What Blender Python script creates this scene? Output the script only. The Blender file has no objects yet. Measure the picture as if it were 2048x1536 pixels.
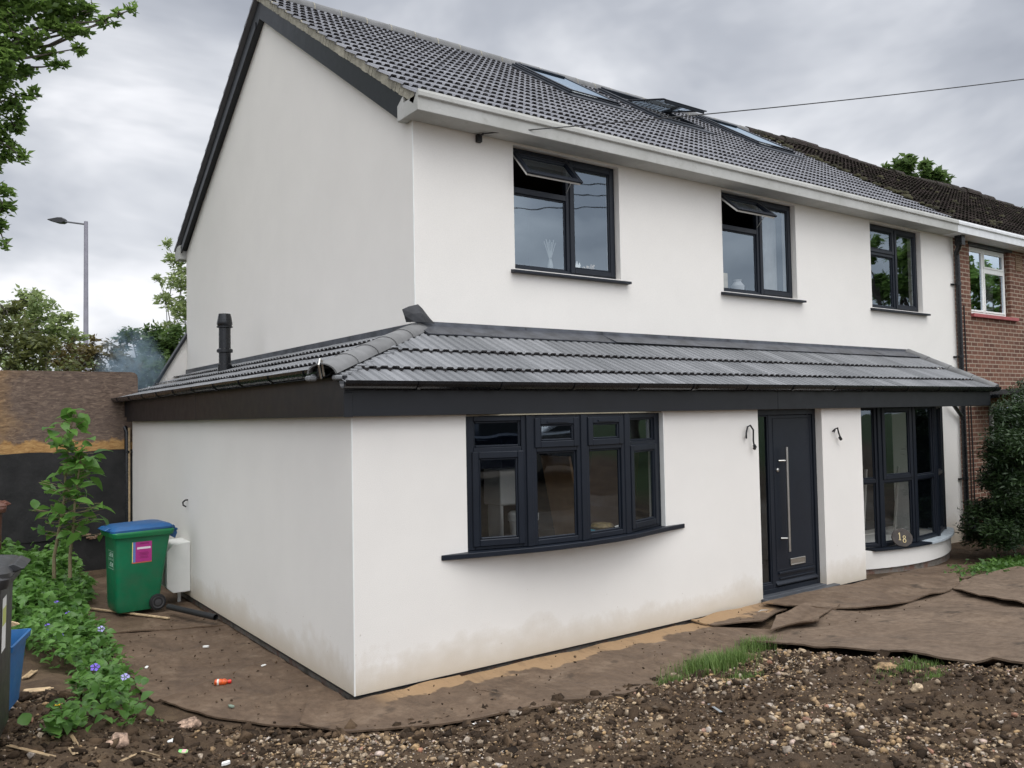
import bpy, bmesh, math, random
import numpy as np
from math import radians as RD, sin, cos, pi, sqrt, exp
from mathutils import Vector, Matrix, noise
random.seed(7); rng = np.random.default_rng(11)
S = bpy.context.scene; COL = S.collection

# ------------------------------------------------------------------ camera
CAM = np.array([-2.975, -6.425, 2.286])
c_r = np.array([0.81169214, -0.58379201, -0.01851365])
c_u = np.array([-0.00690699, -0.04128828, 0.9991234])
c_f = np.array([0.58404466, 0.81085274, 0.03754561])
FPX = 1668.9
cam = bpy.data.cameras.new("camera"); cam.sensor_width = 36; cam.lens = FPX / 2048 * 36
cam.clip_start = 0.05; cam.clip_end = 2000
co = bpy.data.objects.new("camera", cam); COL.objects.link(co)
m = Matrix.Identity(4)
for i in range(3):
    m[i][0] = c_r[i]; m[i][1] = c_u[i]; m[i][2] = -c_f[i]; m[i][3] = CAM[i]
co.matrix_world = m; S.camera = co
def at(px, py, d):
    """world point seen at photo pixel (2048 wide) and depth d"""
    return Vector(CAM + d * (c_f + c_r * (px - 1024) / FPX - c_u * (py - 768) / FPX))

# ------------------------------------------------------------------ render / world / sun
S.render.engine = 'CYCLES'
S.view_settings.view_transform = 'Standard'; S.view_settings.look = 'None'
S.view_settings.exposure = 0.08; S.view_settings.gamma = 1.0
S.cycles.max_bounces = 8; S.cycles.transparent_max_bounces = 24
SUN_DIR = Vector((-0.14, -0.56, 1.2)).normalized()       # towards the bright part of the cloud
el = math.asin(SUN_DIR.z); az = math.atan2(SUN_DIR.x, SUN_DIR.y)
W = bpy.data.worlds.new("World"); S.world = W; W.use_nodes = True
nt = W.node_tree; nt.nodes.clear(); N = nt.nodes.new; L = nt.links.new
def wmath(op, a, b=None, c=None):
    n = N('ShaderNodeMath'); n.operation = op
    for i, v in enumerate((a, b, c)):
        if v is None: continue
        if isinstance(v, (int, float)): n.inputs[i].default_value = v
        else: L(v, n.inputs[i])
    return n.outputs[0]
out = N('ShaderNodeOutputWorld'); bg = N('ShaderNodeBackground'); L(bg.outputs[0], out.inputs[0])
tc = N('ShaderNodeTexCoord')
sky = N('ShaderNodeTexSky'); sky.sky_type = 'NISHITA'; sky.sun_disc = False
sky.sun_elevation = el; sky.sun_rotation = az
n1 = N('ShaderNodeTexNoise'); n1.inputs['Scale'].default_value = 2.6; n1.inputs['Detail'].default_value = 5; n1.inputs['Roughness'].default_value = .5; n1.inputs['Distortion'].default_value = .25
mp = N('ShaderNodeMapping'); mp.inputs['Location'].default_value = (3.1, 1.7, .4); mp.inputs['Scale'].default_value = (1, 1, 2.1)
L(tc.outputs['Generated'], mp.inputs['Vector']); L(mp.outputs[0], n1.inputs['Vector'])
cr = N('ShaderNodeValToRGB'); L(n1.outputs[0], cr.inputs[0])
e = cr.color_ramp.elements
e[0].position = .35; e[0].color = (.37, .395, .45, 1); e[1].position = .63; e[1].color = (.95, .955, .99, 1)
k = e.new(.45); k.color = (.47, .495, .55, 1); k = e.new(.55); k.color = (.68, .70, .745, 1)
vd = N('ShaderNodeVectorMath'); vd.operation = 'DOT_PRODUCT'; L(tc.outputs['Generated'], vd.inputs[0]); vd.inputs[1].default_value = SUN_DIR
g = wmath('POWER', wmath('MAXIMUM', vd.outputs['Value'], 0.0), 2.0)
gain = wmath('MULTIPLY_ADD', g, 2.7, 1.0)
vm = N('ShaderNodeVectorMath'); vm.operation = 'SCALE'; L(cr.outputs[0], vm.inputs[0]); L(gain, vm.inputs['Scale'])
vs = N('ShaderNodeVectorMath'); vs.operation = 'SCALE'; L(sky.outputs[0], vs.inputs[0]); vs.inputs['Scale'].default_value = 0.005
va = N('ShaderNodeVectorMath'); va.operation = 'ADD'; L(vm.outputs[0], va.inputs[0]); L(vs.outputs[0], va.inputs[1])
L(va.outputs[0], bg.inputs[0]); bg.inputs[1].default_value = 1.0
sl = bpy.data.lights.new("sun", 'SUN'); sl.energy = 1.15; sl.angle = RD(45); sl.color = (1, .96, .9)
so = bpy.data.objects.new("sun", sl); COL.objects.link(so); so.location = (0, -20, 30)
so.rotation_euler = SUN_DIR.to_track_quat('Z', 'Y').to_euler()

# ------------------------------------------------------------------ material helpers
class MT:
    def __init__(s, name):
        s.m = bpy.data.materials.new(name); s.m.use_nodes = True; s.t = s.m.node_tree; s.t.nodes.clear()
        s.out = s.n('ShaderNodeOutputMaterial')
    def n(s, t, **kw):
        n = s.t.nodes.new(t)
        for k, v in kw.items():
            if k in n.inputs:
                if hasattr(v, 'links') or isinstance(v, bpy.types.NodeSocket): s.t.links.new(v, n.inputs[k])
                else: n.inputs[k].default_value = v
            else: setattr(n, k, v)
        return n
    def l(s, a, b): s.t.links.new(a, b)
    def coord(s, scale=(1, 1, 1), kind='Object', rot=(0, 0, 0)):
        c = s.n('ShaderNodeTexCoord'); mpn = s.n('ShaderNodeMapping'); mpn.inputs['Scale'].default_value = scale; mpn.inputs['Rotation'].default_value = rot
        s.l(c.outputs[kind], mpn.inputs[0]); return mpn.outputs[0]
    def noise(s, v, scale, detail=4, rough=.55, dist=0):
        n = s.n('ShaderNodeTexNoise'); n.inputs['Scale'].default_value = scale; n.inputs['Detail'].default_value = detail
        n.inputs['Roughness'].default_value = rough; n.inputs['Distortion'].default_value = dist; s.l(v, n.inputs['Vector']); return n.outputs[0]
    def ramp(s, f, *st, const=False):
        r = s.n('ShaderNodeValToRGB'); s.l(f, r.inputs[0]); el = r.color_ramp.elements
        if const: r.color_ramp.interpolation = 'CONSTANT'
        while len(el) > 1: el.remove(el[-1])
        el[0].position = st[0][0]; el[0].color = col(st[0][1])
        for p, c in st[1:]: q = el.new(p); q.color = col(c)
        return r.outputs[0]
    def mix(s, f, a, b, mode='MIX'):
        n = s.n('ShaderNodeMix'); n.data_type = 'RGBA'; n.blend_type = mode
        for i, v in ((0, f), (6, a), (7, b)):
            if isinstance(v, bpy.types.NodeSocket): s.l(v, n.inputs[i])
            else: n.inputs[i].default_value = v if i == 0 else col(v)
        return n.outputs[2]
    def math(s, op, a, b=0.0, c=0.0):
        n = s.n('ShaderNodeMath'); n.operation = op
        for i, v in enumerate((a, b, c)):
            if isinstance(v, bpy.types.NodeSocket): s.l(v, n.inputs[i])
            else: n.inputs[i].default_value = v
        return n.outputs[0]
    def bump(s, h, strength=.3, dist=.01, normal=None):
        b = s.n('ShaderNodeBump'); b.inputs['Strength'].default_value = strength; b.inputs['Distance'].default_value = dist
        s.l(h, b.inputs['Height'])
        if normal is not None: s.l(normal, b.inputs['Normal'])
        return b.outputs[0]
    def bsdf(s, color, rough=.6, metal=0, bump=None, spec=.5, coat=0):
        p = s.n('ShaderNodeBsdfPrincipled')
        for k, v in (('Base Color', color), ('Roughness', rough), ('Metallic', metal), ('Specular IOR Level', spec), ('Coat Weight', coat)):
            if isinstance(v, bpy.types.NodeSocket): s.l(v, p.inputs[k])
            else: p.inputs[k].default_value = col(v) if k == 'Base Color' else v
        if bump is not None: s.l(bump, p.inputs['Normal'])
        s.l(p.outputs[0], s.out.inputs[0]); s.p = p; return s.m
    def sep(s, v):
        n = s.n('ShaderNodeSeparateXYZ'); s.l(v, n.inputs[0]); return n.outputs
def col(c):
    return c if len(c) == 4 else (c[0], c[1], c[2], 1)
def hx(h):
    v = [int(h[i:i+2], 16) / 255 for i in (0, 2, 4)]
    return tuple(x / 12.92 if x <= .04045 else ((x + .055) / 1.055) ** 2.4 for x in v)
def simple(name, c, rough=.5, metal=0, spec=.5, var=.12, nscale=6, bump=.15, bdist=.002, bscale=120, coat=0):
    t = MT(name); v = t.coord()
    f = t.noise(v, nscale, 5); lo = tuple(x * (1 - var) for x in c[:3]); hi = tuple(min(1, x * (1 + var)) for x in c[:3])
    c2 = t.ramp(f, (.3, lo), (.7, hi))
    b = t.bump(t.noise(v, bscale, 2), bump, bdist)
    r = t.math('MULTIPLY_ADD', t.noise(v, nscale * 3, 3), .2, rough - .1)
    return t.bsdf(c2, r, metal, b, spec, coat)

# render (stucco)
def mat_render(name, base, dirt=True):
    t = MT(name); v = t.coord()
    f = t.noise(v, 1.1, 5, .6); c = t.ramp(f, (.32, tuple(x * .955 for x in base)), (.68, base))
    geo = t.n('ShaderNodeNewGeometry'); z = t.sep(geo.outputs['Position'])[2]
    if dirt:   # soil splashed up by rain along the foot of the wall
        n2 = t.noise(v, 1.7, 6, .62); n2 = t.math('MULTIPLY_ADD', t.noise(v, 7, 5, .6), .35, t.math('MULTIPLY', n2, .65)); lim = t.math('MULTIPLY_ADD', n2, .95, -.16)
        d = t.math('SUBTRACT', 1.0, t.math('DIVIDE', z, lim)); d = t.math('MINIMUM', t.math('MAXIMUM', d, 0), 1)
        d = t.math('MULTIPLY', d, .62)
        c = t.mix(d, c, (.42, .32, .18))
        sp = t.noise(v, 26, 3, .5); spk = t.ramp(sp, (.70, (0, 0, 0)), (.76, (1, 1, 1)))
        low = t.math('MINIMUM', t.math('MAXIMUM', t.math('MULTIPLY_ADD', z, -.9, .8), 0), .5)
        c = t.mix(t.math('MULTIPLY', spk, low), c, (.30, .23, .15))
    fn = t.noise(v, 190, 3, .6); vr = t.n('ShaderNodeTexVoronoi'); vr.inputs['Scale'].default_value = 260; t.l(v, vr.inputs['Vector'])
    c = t.mix(t.ramp(fn, (.35, (.16, .16, .16)), (.6, (0, 0, 0))), c, tuple(x * .62 for x in base))
    b = t.bump(fn, .55, .004); b = t.bump(vr.outputs['Distance'], .35, .003, b)
    return t.bsdf(c, .9, 0, b, .2)
WALLC = (.85, .82, .765)
M = {}
M['render'] = mat_render('white_render', WALLC)
M['render_bay'] = mat_render('white_render_bay', WALLC, False)
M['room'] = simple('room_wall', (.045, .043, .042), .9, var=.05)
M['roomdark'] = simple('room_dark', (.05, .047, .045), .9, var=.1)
M['anth'] = simple('anthracite_frame', (.008, .0115, .0185), .42, spec=.35, var=.12, nscale=3, bump=.08, bdist=.0008, bscale=400)
M['anthd'] = simple('anthracite_gasket', (.006, .007, .009), .6)
M['fascia'] = simple('black_fascia', (.0042, .0054, .0085), .42, var=.25, nscale=2.5, bump=.1, bdist=.001, bscale=90)
M['gutter'] = simple('black_gutter', (.007, .008, .010), .28, var=.3, nscale=8, bump=.05)
M['conc'] = None
M['steel'] = simple('brushed_steel', (.55, .54, .50), .35, 1.0, var=.04, bump=0.0)
M['white'] = simple('white_plastic', (.84, .84, .80), .45, var=.04)
M['whitedirty'] = simple('white_painted', (.70, .71, .71), .5, var=.08)
M['lead'] = simple('lead_sheet', (.058, .063, .074), .45, .25, var=.5, nscale=5, bump=.35, bdist=.01, bscale=9)
M['mortar'] = simple('mortar', (.30, .28, .22), .95, var=.35, nscale=7, bump=.8, bdist=.01, bscale=45)
M['wood'] = simple('raw_wood', (.46, .34, .20), .8, var=.3, nscale=14, bump=.4)
M['rubber'] = simple('black_rubber', (.012, .012, .013), .6, var=.3)
M['pink'] = simple('pink_sticker', (.42, .03, .22), .5, var=.06)
M['sil_red'] = simple('red_painted_sill', (.36, .09, .09), .6, var=.25)

def mat_concrete():
    t = MT('weathered_concrete'); v = t.coord()
    c = t.ramp(t.noise(v, 2.3, 6, .65), (.3, (.40, .40, .37)), (.7, (.50, .50, .475)))
    c = t.mix(t.ramp(t.noise(v, 9, 6, .7), (.56, (0, 0, 0)), (.75, (.4, .4, .4))), c, (.22, .22, .18))
    return t.bsdf(c, .85, 0, t.bump(t.noise(v, 60, 4), .3, .004), .3)
M['conc'] = mat_concrete()
def mat_plinth():
    t = MT('bare_plinth'); v = t.coord()
    c = t.ramp(t.noise(v, 5, 6, .65), (.32, (.10, .09, .075)), (.5, (.2, .18, .155)), (.64, (.17, .09, .065)), (.75, (.27, .25, .22)))
    return t.bsdf(c, .95, 0, t.bump(t.noise(v, 40, 4), .8, .01), .2)
M['plinth'] = mat_plinth()
def mat_tile(name, a, b, moss=None, rough=.55):
    t = MT(name); at_ = t.n('ShaderNodeAttribute', attribute_name='tint'); v = t.coord()
    c = t.mix(at_.outputs['Fac'], a, b)
    c = t.mix(t.math('MULTIPLY', t.noise(v, 3.2, 5, .65), .45), c, tuple(x * .6 for x in a))
    sp = t.ramp(t.noise(v, 34, 4, .7), (.62, (0, 0, 0)), (.74, (.35, .35, .35)))
    c = t.mix(sp, c, tuple(min(1, x * 1.7) for x in b))
    bm = t.bump(t.noise(v, 160, 3), .25, .003)
    if moss:
        f = t.ramp(t.noise(v, 4.5, 7, .75), (.44, (0, 0, 0)), (.60, (1, 1, 1))); c = t.mix(f, c, moss)
        bm = t.bump(t.noise(v, 28, 5, .8), 1.0, .05)
    return t.bsdf(c, rough, 0, bm, .35)
M['tile'] = mat_tile('grey_concrete_tile', (.15, .155, .16), (.25, .255, .262), rough=.68)
M['tilemain'] = mat_tile('dark_grey_roof_tile', (.19, .193, .21), (.29, .293, .31), rough=.62)
M['tileold'] = mat_tile('old_brown_roof_tile', (.040, .028, .025), (.075, .055, .048), moss=(.022, .020, .010), rough=.9)
M['tileedge'] = simple('shaded_tile_edge', (.055, .050, .050), .95, var=.5, nscale=9, bump=.5, bdist=.003)  # shade on the course fronts and under the rolls, put into the colour
M['ridge'] = simple('ridge_tile', (.15, .15, .148), .75, var=.25, nscale=4, bump=.4, bdist=.004, bscale=50)
def mat_brick():
    t = MT('red_brick'); c0 = t.n('ShaderNodeTexCoord'); sx = t.sep(c0.outputs['Object'])
    cb = t.n('ShaderNodeCombineXYZ'); t.l(t.math('ADD', sx[0], sx[1]), cb.inputs[0]); t.l(sx[2], cb.inputs[1])
    wob = t.noise(c0.outputs['Object'], 9, 3)
    vv = t.n('ShaderNodeVectorMath', operation='ADD'); t.l(cb.outputs[0], vv.inputs[0])
    sc = t.n('ShaderNodeVectorMath', operation='SCALE'); t.l(wob, sc.inputs[0]); sc.inputs['Scale'].default_value = .012; t.l(sc.outputs[0], vv.inputs[1])
    b = t.n('ShaderNodeTexBrick'); t.l(vv.outputs[0], b.inputs['Vector'])
    for k, x in (('Scale', 1.0), ('Mortar Size', .010), ('Mortar Smooth', .15), ('Bias', -.1), ('Brick Width', .235), ('Row Height', .082)): b.inputs[k].default_value = x
    b.offset = .5
    b.inputs['Color1'].default_value = (.205, .098, .066, 1); b.inputs['Color2'].default_value = (.10, .046, .034, 1); b.inputs['Mortar'].default_value = (.40, .33, .25, 1)
    n = t.noise(c0.outputs['Object'], 1.4, 6, .65)
    c = t.mix(t.ramp(n, (.45, (0, 0, 0)), (.75, (.55, .55, .55))), b.outputs['Color'], (.27, .15, .10))
    n3 = t.noise(c0.outputs['Object'], 60, 4, .7); c = t.mix(t.ramp(n3, (.4, (.35, .35, .35)), (.6, (0, 0, 0))), c, (.09, .045, .035))
    bm = t.bump(b.outputs['Fac'], -.8, .008); bm = t.bump(n3, .4, .003, bm)
    return t.bsdf(c, .9, 0, bm, .2)
M['brick'] = mat_brick()

def mat_glass(name='window_glass', fac=.17, tint=(.93, .95, .95)):
    t = MT(name); tr = t.n('ShaderNodeBsdfTransparent'); tr.inputs[0].default_value = col(tint)
    gl = t.n('ShaderNodeBsdfGlossy'); gl.inputs['Roughness'].default_value = 0.015; gl.inputs[0].default_value = (.76, .89, 1, 1)
    v = t.coord(); bm = t.bump(t.noise(v, 1.3, 2), .12, .02); t.l(bm, gl.inputs['Normal'])
    ge = t.n('ShaderNodeNewGeometry'); dt = t.n('ShaderNodeVectorMath', operation='DOT_PRODUCT'); t.l(ge.outputs['Incoming'], dt.inputs[0]); t.l(ge.outputs['True Normal'], dt.inputs[1])
    c_ = t.math('SUBTRACT', 1.0, t.math('ABSOLUTE', dt.outputs['Value'])); f = t.math('MINIMUM', t.math('MULTIPLY_ADD', t.math('POWER', c_, 5.0), .85, .075 + fac), .95)
    mx = t.n('ShaderNodeMixShader'); t.l(f, mx.inputs[0]); t.l(tr.outputs[0], mx.inputs[1]); t.l(gl.outputs[0], mx.inputs[2])
    t.l(mx.outputs[0], t.out.inputs[0]); return t.m
M['glass'] = mat_glass(); M['glasslow'] = mat_glass('window_glass_low', .075)
M['glasssky'] = mat_glass('roof_window_glass', .55)

def mat_leaf(name, dark, light, trans=.35, spec=.3):
    t = MT(name); a = t.n('ShaderNodeAttribute', attribute_name='tint')
    c = t.mix(a.outputs['Fac'], dark, light)
    p = t.n('ShaderNodeBsdfPrincipled'); t.l(c, p.inputs['Base Color']); p.inputs['Roughness'].default_value = .45; p.inputs['Specular IOR Level'].default_value = spec
    tl = t.n('ShaderNodeBsdfTranslucent'); t.l(t.mix(.5, c, tuple(min(1, x * 1.8) for x in light)), tl.inputs[0])
    mx = t.n('ShaderNodeMixShader'); mx.inputs[0].default_value = trans
    t.l(p.outputs[0], mx.inputs[1]); t.l(tl.outputs[0], mx.inputs[2]); t.l(mx.outputs[0], t.out.inputs[0]); return t.m
M['bark'] = simple('bark', (.10, .085, .07), .9, var=.4, nscale=9, bump=.8, bdist=.01, bscale=30)

# ------------------------------------------------------------------ object helpers
def tag(o, label=None, cat=None, group=None, kind=None):
    if label: o['label'] = label
    if cat: o['category'] = cat
    if group: o['group'] = group
    if kind: o['kind'] = kind
    return o
def empty(name, loc=(0, 0, 0), rz=0, label=None, cat=None, group=None):
    o = bpy.data.objects.new(name, None); COL.objects.link(o); o.location = loc; o.rotation_euler = (0, 0, rz); o.empty_display_size = .2
    return tag(o, label, cat, group)
def wloc(o):
    v = Vector((0, 0, 0))
    while o is not None: v += o.location; o = o.parent
    return v
class MB:
    def __init__(s): s.v = []; s.f = []; s.mi = []; s.t = []; s.M = Matrix.Identity(4); s.cm = 0; s.ct = .5
    def add(s, vs, fs):
        b = len(s.v); s.v += [tuple(s.M @ Vector(p)) for p in vs]; s.f += [tuple(b + i for i in q) for q in fs]
        s.mi += [s.cm] * len(fs); s.t += [s.ct] * len(fs); return s
    def box(s, x0, x1, y0, y1, z0, z1):
        return s.add([(x0, y0, z0), (x1, y0, z0), (x1, y1, z0), (x0, y1, z0), (x0, y0, z1), (x1, y0, z1), (x1, y1, z1), (x0, y1, z1)],
                     [(0, 3, 2, 1), (4, 5, 6, 7), (0, 1, 5, 4), (1, 2, 6, 5), (2, 3, 7, 6), (3, 0, 4, 7)])
    def quad(s, *p): return s.add(p, [tuple(range(len(p)))])
    def prism(s, prof, a, b, ax='x'):
        n = len(prof); mk = {'x': lambda p, t: (t, p[0], p[1]), 'y': lambda p, t: (p[0], t, p[1]), 'z': lambda p, t: (p[0], p[1], t)}[ax]
        vs = [mk(p, a) for p in prof] + [mk(p, b) for p in prof]
        return s.add(vs, [tuple(range(n))[::-1], tuple(range(n, 2 * n))] + [(i, (i + 1) % n, n + (i + 1) % n, n + i) for i in range(n)])
    def tube(s, pts, r, n=10, cap=True, r2=None):
        pts = [Vector(p) for p in pts]; rings = []; up = None
        for i, p in enumerate(pts):
            d = ((pts[min(i + 1, len(pts) - 1)] - pts[max(i - 1, 0)])).normalized()
            if up is None: up = Vector((0, 0, 1)) if abs(d.z) < .9 else Vector((1, 0, 0))
            a = d.cross(up).normalized(); bb = a.cross(d).normalized(); up = bb
            rr = r if r2 is None else r + (r2 - r) * i / max(1, len(pts) - 1)
            rings.append([p + (a * cos(2 * pi * k / n) + bb * sin(2 * pi * k / n)) * rr for k in range(n)])
        vs = [q for ring in rings for q in ring]; fs = []
        for i in range(len(pts) - 1):
            for k in range(n): fs.append((i * n + k, i * n + (k + 1) % n, (i + 1) * n + (k + 1) % n, (i + 1) * n + k))
        if cap: fs += [tuple(range(n))[::-1], tuple(range((len(pts) - 1) * n, len(pts) * n))]
        return s.add(vs, fs)
    def lathe(s, prof, c=(0, 0, 0), n=20):
        vs = [(c[0] + r * cos(2 * pi * k / n), c[1] + r * sin(2 * pi * k / n), c[2] + z) for r, z in prof for k in range(n)]
        fs = [(i * n + k, i * n + (k + 1) % n, (i + 1) * n + (k + 1) % n, (i + 1) * n + k) for i in range(len(prof) - 1) for k in range(n)]
        fs += [tuple(range(n))[::-1], tuple(range((len(prof) - 1) * n, len(prof) * n))]
        return s.add(vs, fs)
    def frame(s, x0, x1, z0, z1, w, y0, y1, wb=None):
        wb = w if wb is None else wb
        s.box(x0, x0 + w, y0, y1, z0, z1); s.box(x1 - w, x1, y0, y1, z0, z1)
        s.box(x0 + w, x1 - w, y0, y1, z1 - w, z1); s.box(x0 + w, x1 - w, y0, y1, z0, z0 + wb); return s
    def build(s, name, mats, parent=None, bevel=0, smooth=False, label=None, cat=None, group=None, kind=None, origin=None, flip=True):
        if not isinstance(mats, (list, tuple)): mats = [mats]
        me = bpy.data.meshes.new(name)
        V = np.array(s.v, dtype=float).reshape(-1, 3)
        if parent is not None: off = np.array(wloc(parent)); loc = (0, 0, 0)
        else:
            off = np.array(origin if origin is not None else ((V[:, 0].min() + V[:, 0].max()) / 2, (V[:, 1].min() + V[:, 1].max()) / 2, V[:, 2].min())); loc = off
        me.from_pydata((V - off).tolist(), [], s.f)
        for mm in mats: me.materials.append(mm)
        me.polygons.foreach_set('material_index', s.mi)
        ta = me.attributes.new('tint', 'FLOAT', 'FACE'); ta.data.foreach_set('value', s.t)
        if flip or bevel:
            b = bmesh.new(); b.from_mesh(me)
            if flip: bmesh.ops.recalc_face_normals(b, faces=b.faces)
            if bevel:
                ed = [e for e in b.edges if len(e.link_faces) == 2 and e.calc_face_angle(0) > .6]
                bmesh.ops.bevel(b, geom=ed, offset=bevel, segments=1, affect='EDGES', clamp_overlap=True)
            b.to_mesh(me); b.free()
        if smooth:
            me.polygons.foreach_set('use_smooth', [True] * len(me.polygons))
            try: me.set_sharp_from_angle(angle=RD(40))
            except Exception: pass
        me.update()
        o = bpy.data.objects.new(name, me); COL.objects.link(o); o.parent = parent; o.location = loc
        return tag(o, label, cat, group, kind)

def wall_grid(mb, u0, u1, z0, z1, holes, P, th, back=True, ends=True):
    """wall in a plane with rectangular holes; P(u, d, z) -> point, d = depth into the wall"""
    us = sorted({u0, u1} | {h[0] for h in holes} | {h[1] for h in holes}); zs = sorted({z0, z1} | {h[2] for h in holes} | {h[3] for h in holes})
    inh = lambda u, z: any(h[0] < u < h[1] and h[2] < z < h[3] for h in holes)
    for a, b in zip(us, us[1:]):
        for c, d in zip(zs, zs[1:]):
            if inh((a + b) / 2, (c + d) / 2): continue
            mb.quad(P(a, 0, c), P(b, 0, c), P(b, 0, d), P(a, 0, d))
            if back: mb.quad(P(a, th, c), P(a, th, d), P(b, th, d), P(b, th, c))
    for a, b, c, d in holes:
        mb.quad(P(a, 0, c), P(a, 0, d), P(a, th, d), P(a, th, c)); mb.quad(P(b, 0, c), P(b, th, c), P(b, th, d), P(b, 0, d))
        mb.quad(P(a, 0, d), P(b, 0, d), P(b, th, d), P(a, th, d)); mb.quad(P(a, 0, c), P(a, th, c), P(b, th, c), P(b, 0, c))
    if ends: mb.quad(P(u0, 0, z0), P(u0, 0, z1), P(u0, th, z1), P(u0, th, z0)); mb.quad(P(u1, 0, z0), P(u1, th, z0), P(u1, th, z1), P(u1, 0, z1))
    mb.quad(P(u0, 0, z1), P(u1, 0, z1), P(u1, th, z1), P(u0, th, z1))

# ------------------------------------------------------------------ ground
def fbm(x, y, s, o=3):
    a = 0; k = 1
    for i in range(o): a += k * noise.noise(Vector((x * s, y * s, 3.7 * i))); s *= 2.1; k *= .5
    return a
BND = [(-4, 1.2), (-1.75, .75), (-1.3, .45), (-.62, -.35), (0, -.66), (.5, -.78), (1.5, -1.17), (2.4, -1.2), (3.3, -1.05), (3.58, -1.15), (3.70, -2.0), (3.76, -3.5), (3.9, -6), (4.5, -9)]
def bnd(x):
    if x <= BND[0][0]: return BND[0][1]
    for (a, b), (c, d) in zip(BND, BND[1:]):
        if x <= c: return b + (d - b) * (x - a) / (c - a)
    return -9
def sst(a, b, x):
    t = min(1, max(0, (x - a) / (b - a))); return t * t * (3 - 2 * t)
def hsoil(x, y): return sst(0, .45, bnd(x) - y - .05)
def h0(x, y):
    z = -.085 + .125 * max(0, -1.0 - y)                       # drive rises towards the road
    z -= .10 * sst(7, 12.8, x) * sst(-2.2, .6, y)
    lb = sst(-1.25, -2.2, x)
    z += .30 * lb * (1 - sst(-1.5, -4, y)) * (1 - sst(9, 14, y))
    z = z if y < 9 else z + .25 * sst(9, 12, y)
    return min(z, .95)
def h(x, y, fine=True):
    z = h0(x, y); s = hsoil(x, y)
    near = -4 < x < 7 and -6 < y < 7
    if near and fine:
        bd = s if y < 1.5 else 0
        z += bd * (.075 + .06 * fbm(x, y, 1.3, 3) + .045 * abs(fbm(x + 9, y, 7, 3)) + .012 * fbm(x, y + 5, 30, 2))
        if x < -1.2: z += .05 * fbm(x, y, 2, 3) * sst(-1.2, -1.6, x)
    return z
def axis(fine0, fine1, step, far):
    a = list(np.arange(fine0, fine1, step)); x = fine1; d = step
    while x < far: a.append(x); d *= 1.25; x += d
    x = fine0 - step; d = step
    while x > -far: a.insert(0, x); d *= 1.25; x -= d
    return a
xs = axis(-3.0, 5.6, .045, 220); ys = axis(-4.2, 1.4, .045, 220)
g = MB(); nx, ny = len(xs), len(ys)
g.v = [(x, y, h(x, y)) for y in ys for x in xs]
g.f = [(j * nx + i, j * nx + i + 1, (j + 1) * nx + i + 1, (j + 1) * nx + i) for j in range(ny - 1) for i in range(nx - 1)]
g.mi = [0] * len(g.f); g.t = [.5] * len(g.f)
t = MT('soil'); v = t.coord(kind='Object')
cs = t.ramp(t.noise(v, 2.2, 8, .72), (.3, (.038, .025, .016)), (.52, (.088, .058, .035)), (.72, (.17, .118, .07)))
cs = t.mix(t.ramp(t.noise(v, 38, 5, .7), (.55, (0, 0, 0)), (.72, (.6, .6, .6))), cs, (.17, .125, .08))
sx = t.sep(t.n('ShaderNodeNewGeometry').outputs['Position'])
far = t.math('MAXIMUM', t.math('MULTIPLY_ADD', sx[1], .2, -1.9), t.math('MULTIPLY_ADD', sx[0], .3, -4.2)); far = t.math('MINIMUM', t.math('MAXIMUM', far, 0), 1)
cs = t.mix(far, cs, (.045, .065, .02))
b = t.bump(t.noise(v, 55, 6, .75), .9, .02); b = t.bump(t.noise(v, 240, 3, .7), .5, .005, b)
g.build('ground', t.bsdf(cs, .95, 0, b, .25), smooth=True, kind='structure', origin=(0, 0, 0), flip=False)

# ------------------------------------------------------------------ white house
house = empty('white_house', (0, 0, 0), 0, 'white rendered two storey house with grey tiled roof and dark grey windows', 'house')
MX, MY, ML, MR, BK = 1.347, 1.308, 1.347, 12.81, 10.33
PF = lambda y: (lambda u, d, z: (u, y + d, z))
PS = lambda x: (lambda u, d, z: (x + d, u, z))
UW = [(2.67, 4.33), (6.30, 8.0), (10.04, 11.66)]; WZ0, WZ1 = 3.98, 5.425
w = MB()
wall_grid(w, 0, 7.465, 0, 2.44, [(1.125, 3.65, 1.05, 2.285), (5.283, 6.57, .05, 2.30)], PF(0), .22, ends=False)            # lean-to front
wall_grid(w, .0, 8.48, 0, 2.58, [], PS(0.0), .22, ends=False)                                                          # lean-to side
w.quad((7.465, 0, 0), (7.465, MY, 0), (7.465, MY, 2.44), (7.465, 0, 2.44)); w.quad((.0, 8.48, 0), (MX, 8.48, 0), (MX, 8.48, 3.1), (0, 8.48, 2.58))
wall_grid(w, ML, MR, 2.5, 5.47, [(a, b, WZ0, WZ1) for a, b in UW], PF(MY), .25, ends=False)                                # main front, upper
wall_grid(w, 7.465, MR, -.25, 2.5, [(7.75, 10.95, .25, 2.36)], PF(MY), .25, ends=False)                                    # main front, lower right
# gable side
YR, ZR = 5.82, 8.66
w.v += [(MX, MY, 0), (MX, BK, 0), (MX, BK, 5.55), (MX, YR, 8.52), (MX, MY, 5.55)]; nb = len(w.v); w.f.append((nb - 5, nb - 4, nb - 3, nb - 2, nb - 1)); w.mi.append(0); w.t.append(.5)
w.quad((MX, BK, -.2), (MR, BK, -.2), (MR, BK, 5.6), (MX, BK, 5.6))
w.build('wall', M['render'], house, flip=False)
# quoin bead at corners
for q_ in ((-.0035, .008, -.0035, .008, .0, 2.3), (MX - .0035, MX + .008, MY - .0035, MY + .008, 3.2, 5.46)):
    q = MB(); q.box(*q_); q.build('corner_bead', M['white'], house)
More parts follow.
